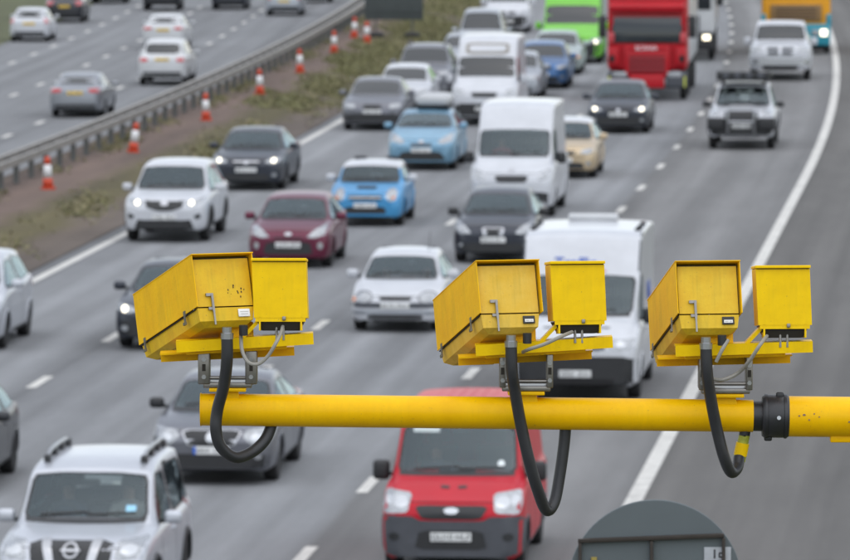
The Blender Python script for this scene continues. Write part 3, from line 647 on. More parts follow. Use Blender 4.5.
    Cn = V[F].mean(1); allF = [tuple(q) for q in F]+[tuple(range(nc-1, -1, -1)), tuple((ns-1)*nc+j for j in range(nc))]
    bvh = BVHTree.FromPolygons([Vector(p) for p in V], allF)
    keep = np.ones(len(F), bool)
    for wy in (fw+y0, rw+y0): keep &= ~((np.hypot(Cn[:, 1]-wy, Cn[:, 2]-wrad) < Ra) & (np.abs(Cn[:, 0]) > .5*hw))
    Nn = np.cross(V[F[:, 1]]-V[F[:, 0]], V[F[:, 2]]-V[F[:, 0]]); Nn /= np.maximum(np.linalg.norm(Nn, axis=1), 1e-9)[:, None]
    sgn = np.sign((Nn*(Cn-np.array([0, 0, .6]))).sum(1)); Nn *= np.where(sgn == 0, 1, sgn)[:, None]
    # windows
    wsb = float(np.interp(cy, st, WR))*.985; wst = float(np.interp(r0y, st, WR))*.955
    zc_, zt_ = cz+.015, r0z-.05
    ws = [(-wsb, zc_-.015), (-wsb*.5, zc_-.0), (wsb*.5, zc_-.0), (wsb, zc_-.015), (wst, zt_-.03), (wst*.5, zt_), (-wst*.5, zt_), (-wst, zt_-.03)]
    wins = [('windscreen', ws, 'f')]
    bl = lambda y: float(np.interp(y, st, SH))+.035
    tp = lambda y: float(np.interp(y, st, T))-.105
    by_ = cy+.52*(min(r1y, 3.4)-cy)+.28
    if kind in ('van', 'hvan'): by_ = min(2.0, cy+1.15)
    for ax_, in (('l',), ('m',)):
        z_t = min(tp(r0y+.15), r0z-.07) if kind == 'hvan' else tp(r0y+.15)
        wins.append(('front_side_window', [(cy+.24+y0, bl(cy+.3)), (cy+.30+y0, bl(cy+.3)+.10), (r0y+.04+y0, z_t-.03), (r0y+.16+y0, z_t), (by_+y0, z_t+.0), (by_+y0, bl(by_))], ax_))
        if kind in ('hatch', 'pickup'):
            ry = r1y-.02; e_ = gy-.33 if kind == 'hatch' else gy-.12
            wins.append(('rear_side_window', [(by_+.09+y0, bl(by_)), (by_+.09+y0, tp(by_)), (ry+y0-.10, tp(ry)-.02), (e_+y0+.05, bl(e_)+.16), (e_+y0, bl(e_)+.01)], ax_))
    if kind in ('hatch', 'pickup'):
        gb = float(np.interp(gy, st, WR))*.93; gt = float(np.interp(r1y, st, WR))*.94
        wins.append(('rear_window', [(-gb, gz+.03), (gb, gz+.03), (gt, r1z-.07), (-gt, r1z-.07)], 'r'))
    if lod == 0:
        for n_, poly, ax_ in wins:
            cxx = sum(p[0] for p in poly)/len(poly); cyy = sum(p[1] for p in poly)/len(poly)
            sp = [(cxx+(a-cxx)*.96, cyy+(b-cyy)*.96) for a, b in poly]; dr = np.array(AX[ax_][1])
            u, w = (Cn[:, 0], Cn[:, 2]) if ax_ in 'fr' else (Cn[:, 1], Cn[:, 2])
            keep &= ~(inpoly(u, w, sp) & ((Nn @ dr) < -.1))
    Fk = [tuple(q) for q in F[keep]]+allF[-2:]
    bme = mesh('body', V, Fk, True); bme.materials.append(pm)
    if roofm:
        bme.materials.append(roofm); rc = Cn[keep]; up = Nn[keep][:, 2]
        mi = ((rc[:, 2] > r0z-.10) & (rc[:, 1] > r0y+y0-.12) & (rc[:, 1] < r1y+y0+.1)).astype(int); mi = np.concatenate([mi, [0, 0]]); bme.polygons.foreach_set('material_index', mi)
    bm = bmesh.new(); bm.from_mesh(bme); bmesh.ops.recalc_face_normals(bm, faces=bm.faces); bm.to_mesh(bme); bm.free()
    body = link('body', bme, None, R)
    if lod == 0:                                    # dark lining inside the cabin
        inn = V.copy(); inn[:, 0] *= .965; inn[:, 2] -= .03
        kz = keep & (Cn[:, 2] > b0-.05) & (Cn[:, 1] > cy+y0+.02)
        link('cabin_lining', mesh('cabin_lining', inn, [tuple(q) for q in F[kz]], True), mat('headlining', (.10, .10, .10), .95), R)
    ub = MB().box((0, 0, zb+.06), (W_*.84, L*.90, .10)).box((0, (cy+.15+L*.95)/2+y0, (zb+b0)/2), (W_*.54, L*.95-cy-.15, b0-zb-.14)).box((0, (.12+cy+.15)/2+y0, (zb+nz-.12)/2), (W_*.5, cy+.03, nz-.12-zb)); ub.build('underbody', M_under, R)
    for n_, poly, ax_ in wins:
        gl = decal(R, n_, M_glass if lod == 0 else M_dglass, poly, ax_, bvh, .003, 4 if n_ == 'windscreen' else 3, rnd=1, step=.12)
        if gl and lod == 0: decal(gl, 'seal', M_black, poly, ax_, bvh, .0055, r0=.93 if 'wind' in n_ and n_ != 'windscreen' else .955, rnd=1, step=.09)
    if lod == 0:
        it = MB().box((0, cy+y0+.42, b0-.06), (W_*.74, .52, .16))
        link_int = it.build('dashboard', M_seat, R)
        for s in (-1, 1):
            sy = cy+y0+1.25; b = MB().box((s*.37, sy, .55 if kind != 'hvan' else .85), (.5, .5, .16)).box((s*.37, sy+.30, b0+.02), (.48, .14, .62), Matrix.Rotation(-.2, 3, 'X')).box((s*.37, sy+.40, b0+.44), (.26, .10, .18))
            b.build('seat', M_seat, R)
        MB().tube([(-.37+.19*math.cos(a), cy+y0+.74+.07*math.sin(a), b0+.05+.17*math.sin(a)) for a in np.linspace(0, 6.283, 19)], .016, 6).build('steering_wheel', M_black, R)
        rbox(R, 'rear_view_mirror', M_black, (0, r0y+y0-.10, r0z-.16), (.22, .04, .07), .02)
        decal(R, 'scuttle', M_black, [(-wsb*.96, zc_-.045), (wsb*.96, zc_-.045), (wsb*.96, zc_-.008), (-wsb*.96, zc_-.008)], 'f', bvh, .004, 3, rnd=0, step=.1)
        decal(R, 'bonnet_gap', M_under, [(-.80*hw, hz-.055), (.80*hw, hz-.055), (.80*hw, hz-.047), (-.80*hw, hz-.047)], 'f', bvh, .0025, 3, rnd=0, step=.1, skirt=.006)
        for s, xx in ((0, -.25), (1, .32)):
            decal(R, 'wiper', M_black, [(xx-.30, zc_+.020), (xx+.28, zc_+.050), (xx+.28, zc_+.066), (xx-.30, zc_+.040)], 'f', bvh, .014, 1, rnd=0)
        for ax_ in 'lm':                            # door shut lines, handles, sill
            for yy in ([cy+.18, by_+.045]+([gy-.75] if kind == 'hatch' and L > 3.8 else [])):
                decal(R, 'shut_line', M_under, [(yy+y0-.006, zb+.14), (yy+y0+.006, zb+.14), (yy+y0+.006, bl(yy)-.06), (yy+y0-.006, bl(yy)-.06)], ax_, bvh, .0015, 1, rnd=0, step=.12, skirt=.006)
            decal(R, 'door_handle', pm, [(by_+y0-.28, bl(by_)-.17), (by_+y0-.08, bl(by_)-.165), (by_+y0-.08, bl(by_)-.135), (by_+y0-.28, bl(by_)-.14)], ax_, bvh, .03, 1, rnd=1, skirt=.035)
    # arch lips and sills
    for wy in (fw+y0, rw+y0):
        for s, ax_ in ((1, 'l'), (-1, 'm')):
            pts = []
            for a in np.linspace(-.15, math.pi+.15, 22):
                yy, zz = wy+Ra*math.cos(a), wrad+Ra*math.sin(a)
                if zz < zb+.02: continue
                h = bvh.ray_cast(Vector((s*4, yy, zz)), Vector((-s, 0, 0)))
                if h[0] is not None and abs(h[0].x) > .6*hw: pts.append(h[0]+Vector((-s*.004, 0, 0)))
            if len(pts) > 3: MB().tube(pts, .020 if not cladding else .035, 6).build('wheel_arch', lower if (cladding or lower is not M_black) else pm, R, True)
    if dark_sill:
        for ax_ in 'lm': decal(R, 'sill', lower, [(fw+Ra+.03+y0, zb+.005), (rw-Ra-.03+y0, zb+.005), (rw-Ra-.03+y0, zb+.10), (fw+Ra+.03+y0, zb+.10)], ax_, bvh, .006, 2, rnd=0, step=.3)
    add_wheels(R, W_, [fw+y0, rw+y0], wrad, rim)
    # mirrors
    mm = mirror or pm
    for s in (-1, 1):
        mo = rbox(R, 'mirror', mm, (s*(hw+.09), cy+y0+.42, b0+.115), (.22, .12, .16 if H < 1.9 else .26), .055)
        rbox(mo, 'mirror_stalk', M_black, (-s*.10, .01, -.05), (.12, .05, .05), .012)
        rbox(mo, 'mirror_glass', M_chrome, (0, .058, 0), (.17, .008, .11), .003)
    # face of the vehicle: (part, material, polygon in half-widths and metres, mirrored)
    for it in face:
        n_, m_, poly, mir = it[:4]; off = it[4] if len(it) > 4 else .006
        po = [(a*hw, b) for a, b in poly]
        for s in ((1, -1) if mir else (1,)):
            decal(R, n_, m_, [(a*s, b) for a, b in po], 'f', bvh, off, 3, rnd=1, step=.06)
    for (a, b, r_) in lit:
        for s in (1, -1):
            decal(R, 'lit_lamp', M_lit, [(s*a*hw+r_*math.cos(t), b+r_*math.sin(t)) for t in np.linspace(0, 6.283, 13)[:-1]], 'f', bvh, .012, 2, rnd=0, step=.03)
    def put_plate(z, sgn, m_, w_=.52):
        h = bvh.ray_cast(Vector((0, 9*sgn, z)), Vector((0, -sgn, 0)))
        if h[0] is None: return
        pl = rbox(R, 'number_plate', m_, (0, h[0].y+sgn*.016, z), (w_, .012, .112), .004); characters(pl, sgn=sgn); return pl
    out = dict(R=R, bvh=bvh, A=A, y0=y0, hw=hw, T=(st, T), body=body, loc=loc, by=by_, bl=bl)
    if plate: out['plate'] = put_plate(plate_z, -1, M_plate)
    # tail: lamps, plate, dark valance
    rl = rear or dict(lamp=[(.62, gz-.06), (.97, gz-.02), (.97, gz-.24), (.66, gz-.20)], pz=gz-.30)
    for s in (1, -1): decal(R, 'tail_lamp', M_red, [(a*hw*s, b) for a, b in rl['lamp']], 'r', bvh, .008, 2, step=.08)
    put_plate(rl['pz'], 1, M_yplate)
    decal(R, 'rear_valance', lower, [(-.76*hw, zb+.15), (-.76*hw, zb+.26), (.76*hw, zb+.26), (.76*hw, zb+.15)], 'r', bvh, .008, 2, rnd=0, step=.2)
    return out

def rect(a, b, c, d): return [(a, c), (b, c), (b, d), (a, d)]
def oval(cx, cz, rx, rz, n=14): return [(cx+rx*math.cos(t), cz+rz*math.sin(t)) for t in np.linspace(0, 6.283, n+1)[:-1]]
white = paint('white', (.50, .515, .545), rough=.28); offw = paint('offwhite', (.52, .53, .54)); silver = paint('silver', (.36, .385, .42), .5); dgrey = paint('dark_grey', (.034, .039, .052), .4)
grey = paint('grey', (.30, .31, .33), .6); maroon = paint('maroon', (.115, .012, .036), .3); sky_blue = paint('mid_blue', (.055, .27, .52), .2); pale_blue = paint('pale_blue', (.17, .32, .44), .35)
black = paint('black', (.022, .024, .03), .3); redp = paint('red', (.44, .003, .016), 0., .42, .12, .22); gold = paint('gold', (.52, .41, .27), .5); green = paint('lime_green', (.14, .46, .03)); scar = paint('lorry_red', (.42, .008, .016), 0., .42, .12, .25)
blue = paint('blue', (.05, .14, .32), .4); orange = paint('orange', (.80, .36, .02)); teal = paint('teal', (.02, .25, .33)); midsil = paint('mid_silver', (.26, .275, .30), .5); passat = paint('steel_grey', (.14, .145, .165), .5)

def std_face(z=.72, hood=.74, kind=0, lower=M_black, fog=True):
    f = [('headlamp', M_lamp, [(.50, z-.03), (.60, z+.045), (.93, z+.09), (.97, z-.01), (.72, z-.075)], True),
         ('upper_grille', M_black, [(-.42, z+.01), (.42, z+.01), (.36, z-.09), (-.36, z-.09)], False),
         ('badge', M_chrome, oval(0, z-.035, .07, .045), False, .012),
         ('lower_grille', M_black, [(-.60, .42), (.60, .42), (.66, .26), (-.66, .26)], False)]
    if fog: f.append(('fog_lamp', M_lamp, oval(.76, .40, .075, .05), True))
    return f

V1 = vehicle('car', 'white SUV with lit headlamps and black shield grille next to the reserve', 'car', 164, 243, 'suv', white, [
    ('headlamp', M_lamp, [(.50, .86), (.62, .92), (.95, 1.0), (.96, .90), (.70, .83)], True), ('upper_grille', M_black, [(-.47, .93), (-.2, .90), (.2, .90), (.47, .93), (.42, .77), (.16, .70), (-.16, .70), (-.42, .77)], False),
    ('badge', M_chrome, oval(0, .86, .10, .05), False, .014), ('lower_grille', M_black, [(-.62, .52), (-.5, .50), (.5, .50), (.62, .52), (.72, .30), (-.72, .30)], False),
    ('fog_surround', M_black, [(.70, .60), (.84, .66), (.86, .55), (.74, .52)], True), ('bumper_skirt', M_black, [(-.86, .38), (.86, .38), (.84, .29), (-.84, .29)], False)], lit=[(.64, .875, .05)], plate_z=.565, cladding=True)
V2 = vehicle('car', 'dark grey saloon with lit headlamps right behind the white SUV with shield grille', 'car', 246, 191, 'saloon', dgrey, std_face(.74, fog=True)+[('grille_bar', M_chrome, rect(-.36, .36, .70, .74), False, .014)], lit=[(.74, .75, .05)], plate_z=.52)
V3 = vehicle('car', 'mid grey saloon with black lower bumper following the dark saloon with lit headlamps', 'car', 372, 131, 'saloon', passat, [
    ('headlamp', M_lamp, [(.52, .72), (.60, .78), (.95, .80), (.95, .68), (.6, .64)], True), ('upper_grille', M_black, [(-.30, .76), (.30, .76), (.24, .46), (-.24, .46)], False), ('lower_grille', M_black, [(-.9, .50), (.9, .50), (.88, .27), (-.88, .27)], False, .004)], plate_z=.56, lod=1)
V4 = vehicle('car', 'white hatchback half hidden behind the mid grey saloon with black bumper', 'car', 402, 115, 'hatch', white, std_face(.70), lod=1)
V5 = vehicle('car', 'dark grey SUV with raised roof rails beside the white high roof minibus', 'car', 422, 100, 'suv', passat, std_face(.86), lod=1, plate_z=.6)
V6 = vehicle('car', 'pale silver hatchback behind the SUV with roof rails', 'car', 462, 78, 'hatch', silver, std_face(.70), lod=1)
V7 = vehicle('car', 'pale silver people carrier queuing behind the pale silver hatchback', 'car', 480, 62, 'mpv', silver, std_face(.76), lod=1, scale=dict(H=1.85, roof0=(1.78, 1.78), roof1=(3.7, 1.8)))
V8 = vehicle('van', 'white van with dark bumper behind the pale silver people carrier', 'van', 507, 33, 'small_van', white, std_face(.85)+[('bumper', M_black, rect(-.95, .95, .3, .68), False, .004)], lod=1)
V9 = vehicle('car', 'silver people carrier cut off by the frame, near the solid lane line of the reserve', 'car', -49, 352, 'mpv', paint('pale_silver', (.50, .52, .56), .35), std_face(.78))
V10 = vehicle('car', 'dark grey car cut off by the frame, beside the silver SUV with roof rails', 'car', -80, 497, 'hatch', paint('charcoal', (.035, .037, .042), .4), std_face(.72))
# lane with the Mini
V11 = vehicle('car', 'black hatchback with lit headlamps directly behind the camera at the arm tip', 'car', 163, 351, 'saloon', dgrey, std_face(.73)+[('bumper', M_black, [(-.9, .56), (.9, .56), (.88, .27), (-.88, .27)], False, .003)], lit=[(.76, .735, .055)], plate_z=.5)
V12 = vehicle('car', 'maroon hatchback with long swept headlamps ahead of the blue car with white roof', 'car', 288, 269, 'hatch', maroon, [
    ('headlamp', M_lamp, [(.44, .66), (.62, .80), (.90, .93), (.96, .84), (.92, .72), (.62, .64)], True), ('badge', M_chrome, oval(0, .72, .09, .035), False, .012), ('upper_grille', M_black, rect(-.34, .34, .62, .655), False),
    ('lower_grille', M_black, [(-.52, .56), (.52, .56), (.60, .30), (-.60, .30)], False), ('fog_lamp', M_lamp, oval(.76, .48, .065, .07), True)], plate_z=.50)
V13 = vehicle('car', 'small blue hatchback with a white roof and white mirrors', 'car', 365, 227, 'mini', sky_blue, [
    ('headlamp', M_lamp, oval(.70, .72, .13, .125), True), ('lamp_bezel', M_chrome, oval(.70, .72, .15, .145), True, .003), ('indicator', M_amber, oval(.76, .66, .04, .03), True, .011),
    ('upper_grille', M_black, [(-.50, .68), (-.42, .715), (.42, .715), (.50, .68), (.44, .60), (-.44, .60)], False), ('grille_bar', M_chrome, rect(-.46, .46, .655, .675), False, .012),
    ('lower_grille', M_black, [(-.52, .46), (.52, .46), (.58, .30), (-.58, .30)], False), ('bonnet_scoop', M_black, rect(-.26, .26, .845, .885), False, .02)], mirror=white, roofm=white, plate_z=.49, rim=1)
V14 = vehicle('car', 'pale blue hatchback carrying a grey roof box', 'car', 421, 171, 'mpv', pale_blue, [
    ('headlamp', M_lamp, [(.46, .74), (.62, .86), (.90, .98), (.96, .88), (.90, .76), (.6, .70)], True), ('upper_grille', M_trim, [(-.34, .72), (.34, .72), (.28, .64), (-.28, .64)], False), ('badge', M_chrome, oval(0, .76, .08, .035), False, .012),
    ('lower_grille', M_black, [(-.55, .50), (.55, .50), (.74, .28), (-.74, .28)], False)], plate_z=.54, scale=dict(H=1.52, roof0=(1.85, 1.46), roof1=(3.4, 1.46)))
b_ = V14; rbx = empty('roof_box', Vector(b_['loc'])+Vector((.06, .75, 1.50))); rbx.rotation_euler = b_['R'].rotation_euler
tag(rbx, 'silver grey roof box on top of the pale blue hatchback', 'roof box')
M_rbx = mat('roof_box_grey', (.42, .43, .44), .4, noise=.1, nscale=3)
rbox(rbx, 'lid', M_rbx, (.12, 0, .22), (.86, 1.7, .30), .13, seg=5); rbox(rbx, 'tray', M_black, (.12, 0, .09), (.84, 1.66, .10), .04)
for yy in (-.5, .5): rbox(rbx, 'cross_bar', M_black, (0, yy, .02), (1.16, .05, .035), .01)
def roof_rails(v, m=M_chrome, x=.60, ya=2.05, yb=3.9, h=.09, clamps=True):
    st, T = v['T']
    for s in (-1, 1):
        xx = s*x*v['hw']; pts = [(xx, y+v['y0'], float(np.interp(y, st, T))-.02+(h if 0 < k < 7 else .0)) for k, y in enumerate(np.linspace(ya, yb, 8))]
        rr = MB().tube(pts, .022, 8).build('roof_rail', m, v['R'], True)
        if clamps:
            for y in np.linspace(ya+.12, yb-.12, 4): rbox(rr, 'rail_foot', M_black, (xx, y+v['y0'], float(np.interp(y, st, T))+.02), (.075, .20, .10), .02)
roof_rails(V5, M_black, .62, 2.0, 3.8, .08, False)
V15 = vehicle('minibus', 'white high roof minibus with a framed panel above its windscreen', 'minibus', 484, 126, 'van', white, [
    ('headlamp', M_lamp, [(.58, .95), (.62, 1.06), (.94, 1.10), (.95, .92), (.66, .88)], True), ('upper_grille', M_black, [(-.40, .98), (.40, .98), (.34, .84), (-.34, .84)], False), ('bumper', M_black, rect(-.93, .93, .30, .66), False, .004),
    ('roof_panel_frame', mat('brown_panel_frame', (.20, .18, .15), .6), rect(-.64, .64, 2.05, 2.36), False, .010), ('roof_panel', white, rect(-.55, .55, 2.11, 2.30), False, .02)], plate_z=.5, lod=1)
V16 = vehicle('car', 'silver car squeezed between the white high roof minibus and a blue car', 'car', 514, 100, 'hatch', silver, std_face(.70), lod=1)
V17 = vehicle('car', 'mid blue car behind the white high roof minibus', 'car', 541, 89, 'estate', blue, std_face(.72), lod=1)
V18 = vehicle('car', 'pale green grey car just ahead of the lime green van', 'car', 555, 75, 'saloon', paint('pale_green', (.40, .47, .45), .5), std_face(.72)+[('indicator', M_amber, oval(.86, .62, .07, .035), True, .012), ('bumper', M_black, rect(-.95, .95, .26, .55), False, .003)], lod=1)
V19 = vehicle('van', 'lime green delivery van with one headlamp glowing', 'van', 571, 64, 'van', green, [
    ('bumper', M_black, rect(-.96, .96, .28, .80), False, .004), ('headlamp', M_lamp, [(.56, .72), (.60, .90), (.94, .94), (.94, .74)], True, .012), ('upper_grille', M_black, rect(-.40, .40, .80, .92), False, .01)], lit=[(.78, .80, .07)], lod=1, scale=dict(W=2.25, roof0=(1.42, 2.1)))
# lane with the Passat
V20 = vehicle('car', 'steel grey saloon with a blue banded number plate behind the silver SUV', 'car', 211, 486, 'saloon', passat, [
    ('headlamp', M_lamp, [(.50, .70), (.54, .79), (.92, .83), (.95, .72), (.86, .60), (.66, .58)], True), ('lamp_reflector', M_lampin, oval(.72, .69, .10, .06), True, .010),
    ('grille_frame', M_chrome, [(-.50, .80), (.50, .80), (.36, .56), (-.36, .56)], False, .004), ('upper_grille', M_black, [(-.46, .785), (.46, .785), (.34, .575), (-.34, .575)], False, .010),
    ('badge_ring', M_chrome, oval(0, .69, .085, .075), False, .022), ('badge', M_lampin, oval(0, .69, .065, .057), False, .026),
    ('lower_bumper', M_black, [(-.92, .46), (.92, .46), (.88, .25), (-.88, .25)], False, .005), ('fog_lamp', M_lamp, oval(.74, .42, .06, .035), True, .012)], plate_z=.51, mirror=M_black, rim=1)
rbox(V20['plate'], 'blue_band', mat('plate_blue', (.03, .12, .5), .4), (-.236, -.0065, 0), (.046, .003, .11), .001)
V21 = vehicle('car', 'old white hatchback with grey bumper, dark door mirror and high aerial', 'car', 395, 333, 'old_hatch', white, [
    ('headlamp', M_lamp, oval(.70, .64, .185, .10), True), ('lamp_ring', M_trim, oval(.70, .64, .21, .115), True, .003), ('indicator', M_amber, oval(.92, .60, .05, .04), True, .012),
    ('upper_grille', M_black, [(-.36, .655), (.36, .655), (.33, .585), (-.33, .585)], False), ('bumper_strip', M_trim, rect(-.97, .97, .46, .55), False, .012), ('chrome_lip', silver, rect(-.93, .93, .345, .41), False, .016), ('lower_grille', M_black, rect(-.6, .6, .25, .335), False)], plate_z=.50, mirror=white)
MB().tube([(.45, -.1, 1.36), (.46, .05, 1.72)], .006, 6).build('aerial', M_black, V21['R'])
V22 = vehicle('car', 'black hatchback with a bright framed grille ahead of the white high roof van', 'car', 493, 264, 'hatch', dgrey, [
    ('headlamp', M_lamp, [(.52, .64), (.66, .78), (.94, .90), (.97, .76), (.80, .62)], True), ('grille_frame', M_chrome, [(-.28, .76), (.28, .76), (.22, .56), (-.22, .56)], False, .006), ('upper_grille', M_black, [(-.22, .735), (.22, .735), (.17, .585), (-.17, .585)], False, .014),
    ('lower_grille', M_black, [(-.80, .44), (.80, .44), (.76, .25), (-.76, .25)], False), ('fog_lamp', M_lamp, oval(.78, .40, .05, .04), True, .012)], plate_z=.505, mirror=M_black, scale=dict(H=1.48, L=4.3))
V23 = vehicle('van', 'white high roof van with clutter on its dashboard and no lettering', 'van', 511, 218, 'van', white, [
    ('headlamp', M_lamp, [(.60, .92), (.66, 1.06), (.94, 1.14), (.95, .96), (.70, .86)], True), ('upper_grille', M_black, [(-.40, .98), (.40, .98), (.34, .82), (-.34, .82)], False), ('badge', M_chrome, oval(0, 1.10, .09, .04), False, .012), ('bumper', M_black, rect(-.93, .93, .30, .60), False, .004)], plate_z=.5, mirror=M_black)
for k, (n_, cc, xx, ww, hh) in enumerate((('paper', (.7, .68, .6), -.55, .2, .06), ('box', (.55, .42, .28), -.68, .12, .09), ('folder', (.25, .42, .6), -.1, .22, .05), ('cup', (.75, .76, .78), .12, .1, .08), ('newspaper', (.35, .45, .62), .42, .3, .04))):
    rbox(V23['R'], 'dashboard_'+n_, mat('clutter_'+n_, cc, .8), (xx, V23['y0']+.84+.42, 1.36), (ww, .12, hh), .012)
V24 = vehicle('car', 'gold car with a white roof panel hidden behind the white high roof van', 'car', 562, 179, 'hatch', gold, std_face(.70), roofm=white, lod=0)
V25 = vehicle('car', 'dark grey hatchback with lit headlamps ahead of the red lorry', 'car', 618, 134, 'hatch', dgrey, std_face(.71)+[('bumper', M_black, rect(-.93, .93, .26, .5), False, .003)], lit=[(.74, .715, .055)], plate_z=.56, scale=dict(L=4.3, W=1.80))
# lane next to the hard shoulder
def grille_ribs(v, m=M_black): pass
V26 = vehicle('van', 'small red van with ribbed roof and grey bumper passing below the arm', 'van', 451, 576, 'small_van', redp, [
    ('headlamp', M_lamp, [(.60, .80), (.56, 1.02), (.93, 1.06), (.955, .90), (.92, .78)], True, .01), ('lamp_reflector', M_lampin, oval(.70, .92, .10, .07), True, .014), ('lamp_reflector', M_lampin, oval(.86, .94, .06, .06), True, .014),
    ('upper_grille', M_black, [(-.50, .86), (-.44, .89), (.44, .89), (.50, .86), (.40, .72), (-.40, .72)], False, .008), ('badge', M_lampin, oval(0, .825, .105, .036), False, .022), ('bumper', M_trim, [(-.985, .76), (-.55, .76), (-.42, .70), (.42, .70), (.55, .76), (.985, .76), (.96, .24), (-.96, .24)], False, .020),
    ('lower_grille', M_black, [(-.44, .58), (.44, .58), (.50, .34), (-.50, .34)], False, .027), ('fog_lamp', M_black, oval(.78, .50, .07, .05), True, .028), ('bonnet_vent', M_black, [(-.18, 1.075), (-.06, 1.07), (-.06, 1.10), (-.18, 1.105)], True, .006)], plate=False, mirror=M_black, lower=M_trim, scale=dict(W=1.85))
for k in range(9):
    xx = (k-4)*.145; st_, T_ = V26['T']
    pts = [(xx, y+V26['y0'], float(np.interp(y, st_, T_))-.012-.055*(xx/.74)**2) for y in np.linspace(1.66, 4.2, 10)]
    MB().tube(pts, .028, 8).build('roof_rib', redp, V26['R'], True)
pl = rbox(V26['R'], 'number_plate', M_plate, (0, V26['y0']-.045, .50), (.52, .012, .112), .004)
def text(parent, name, s, size, m, loc, rot=(math.pi/2, 0, 0), ext=.0015):
    cu = bpy.data.curves.new(name, 'FONT'); cu.body = s; cu.size = size; cu.align_x = 'CENTER'; cu.align_y = 'CENTER'; cu.extrude = ext
    o = bpy.data.objects.new(name+'_tmp', cu); COL.objects.link(o); dg = bpy.context.evaluated_depsgraph_get(); me = bpy.data.meshes.new_from_object(o.evaluated_get(dg)); bpy.data.objects.remove(o)
    me.materials.clear(); return link(name, me, m, parent, loc=loc, rot=rot)
text(pl, 'characters', 'GU10 HLF', .112, M_char, (0, -.0075, 0))
for xx, cc, zz in ((.56, (.75, .8, .8), 1.33),): decal(V26['R'], 'tax_disc', mat('pale_sticker', (.62, .68, .68), .5), oval(xx, zz, .045, .045), 'f', V26['bvh'], .007, 1, rnd=0)
decal(V26['R'], 'sun_strip', mat('pale_visor', (.42, .47, .47), .6), rect(-.60, -.26, 1.70, 1.78), 'f', V26['bvh'], .007, 2, rnd=0)
V27 = vehicle('van', 'white van with blue lettering over its windscreen, behind the middle speed camera', 'van', 575, 402, 'medium_van', white, [
    ('headlamp', M_lamp, [(.50, .88), (.54, 1.0), (.93, 1.03), (.95, .86), (.6, .84)], True, .008), ('lamp_reflector', M_lampin, oval(.70, .93, .08, .05), True, .014), ('upper_grille', M_trim, rect(-.46, .46, .84, .97), False, .008),
    ('grille_slat', M_black, rect(-.44, .44, .90, .925), False, .014), ('bumper', M_black, rect(-.965, .965, .26, .74), False, .010), ('lower_grille', M_under, rect(-.6, .6, .28, .38), False, .016), ('bonnet_vent', M_trim, rect(.30, .52, 1.17, 1.19), True, .006), ('badge', M_chrome, oval(0, 1.02, .08, .035), False, .014)], plate_z=.46, mirror=M_black, lower=M_black)
for s in (-1, 1):
    st_, T_ = V27['T']; tt = V27['A']['tum']*V27['hw']
    MB().tube([(s*tt*.985, y+V27['y0'], float(np.interp(y, st_, T_))-.05) for y in (1.5, 1.62, 1.75, 1.9, 2.1, 2.4)], .016, 6).build('roof_gutter', M_trim, V27['R'], True)
    for y in (2.6, 3.3, 4.1): rbox(V27['R'], 'roof_rack_foot', M_under, (s*tt*.90, y+V27['y0'], 2.64), (.10, .16, .06), .015)
rbox(V27['R'], 'beacon_bar', offw, (0, 4.6+V27['y0'], 2.71), (.85, .18, .12), .04)
hN = V27['bvh'].ray_cast(Vector((-.05, -9, 2.16)), Vector((0, 1, 0)))
an = math.atan2(hN[1].z, -hN[1].y) if hN[1].y < 0 else math.atan2(-hN[1].z, hN[1].y)
txt_m = mat('blue_lettering', (.06, .12, .42), .5)
text(V27['R'], 'front_lettering', 'Traffic', .27, txt_m, (-.10, hN[0].y-.012, hN[0].z+.004), rot=(math.pi/2-an, 0, 0), ext=.006)
MB().box((0, 0, 0), (.86, .012, .018), Matrix.Rotation(-an, 3, 'X')).build('red_underline', mat('red_lettering', (.55, .03, .05), .5), V27['R'], loc=(-.02, hN[0].y-.012-.16*math.sin(an)+.0, hN[0].z-.155*math.cos(an)))
hS = V27['bvh'].ray_cast(Vector((4, 1.1, 1.5)), Vector((-1, 0, 0)))
if hS[0] is not None: text(V27['R'], 'side_lettering', 'Traffic', .42, txt_m, (hS[0].x+.006, .9, 1.55), rot=(math.pi/2, 0, math.pi/2), ext=.004)
V28 = vehicle('car', 'silver SUV with chunky roof rails and angled bright grille struts', 'car', 70, 632, 'big_suv', paint('pale_silver', (.50, .52, .56), .35), [
    ('headlamp', M_lamp, [(.58, .84), (.58, 1.06), (.93, 1.08), (.95, .90)], True, .008), ('lamp_reflector', M_lampin, oval(.74, .96, .11, .06), True, .014), ('upper_grille', M_black, [(-.55, 1.06), (.55, 1.06), (.50, .78), (-.50, .78)], False, .008),
    ('grille_strut', M_chrome, [(.20, .78), (.30, .78), (.40, 1.07), (.27, 1.07)], True, .020), ('badge_ring', M_chrome, oval(0, .95, .105, .085), False, .03), ('badge_centre', M_black, oval(0, .95, .078, .062), False, .034), ('badge_bar', M_chrome, rect(-.125, .125, .937, .965), False, .04),
    ('lower_grille', M_black, rect(-.62, .62, .34, .56), False, .008), ('fog_lamp', M_lamp, oval(.80, .50, .06, .05), True)], plate_z=.62, cladding=True, rim=1)
roof_rails(V28, M_chrome, .64, 2.15, 4.1, .10)
decal(V28['R'], 'blue_sticker', mat('blue_sticker', (.28, .55, .72), .5), rect(.48, .60, 1.27, 1.35), 'f', V28['bvh'], .007, 2, rnd=0)
V29 = vehicle('pickup', 'white off-road pickup with bull bar and black roof light rack', 'pickup', 741, 150, 'pickup', white, [
    ('headlamp', M_lamp, [(.62, .94), (.62, 1.08), (.93, 1.08), (.94, .94)], True, .008), ('upper_grille', M_black, rect(-.50, .50, .80, 1.06), False, .008), ('bumper', M_black, rect(-.97, .97, .40, .84), False, .012)], plate_z=.66, mirror=M_black, cladding=True, lower=M_black, roofm=white)
R29 = V29['R']; y29 = V29['y0']
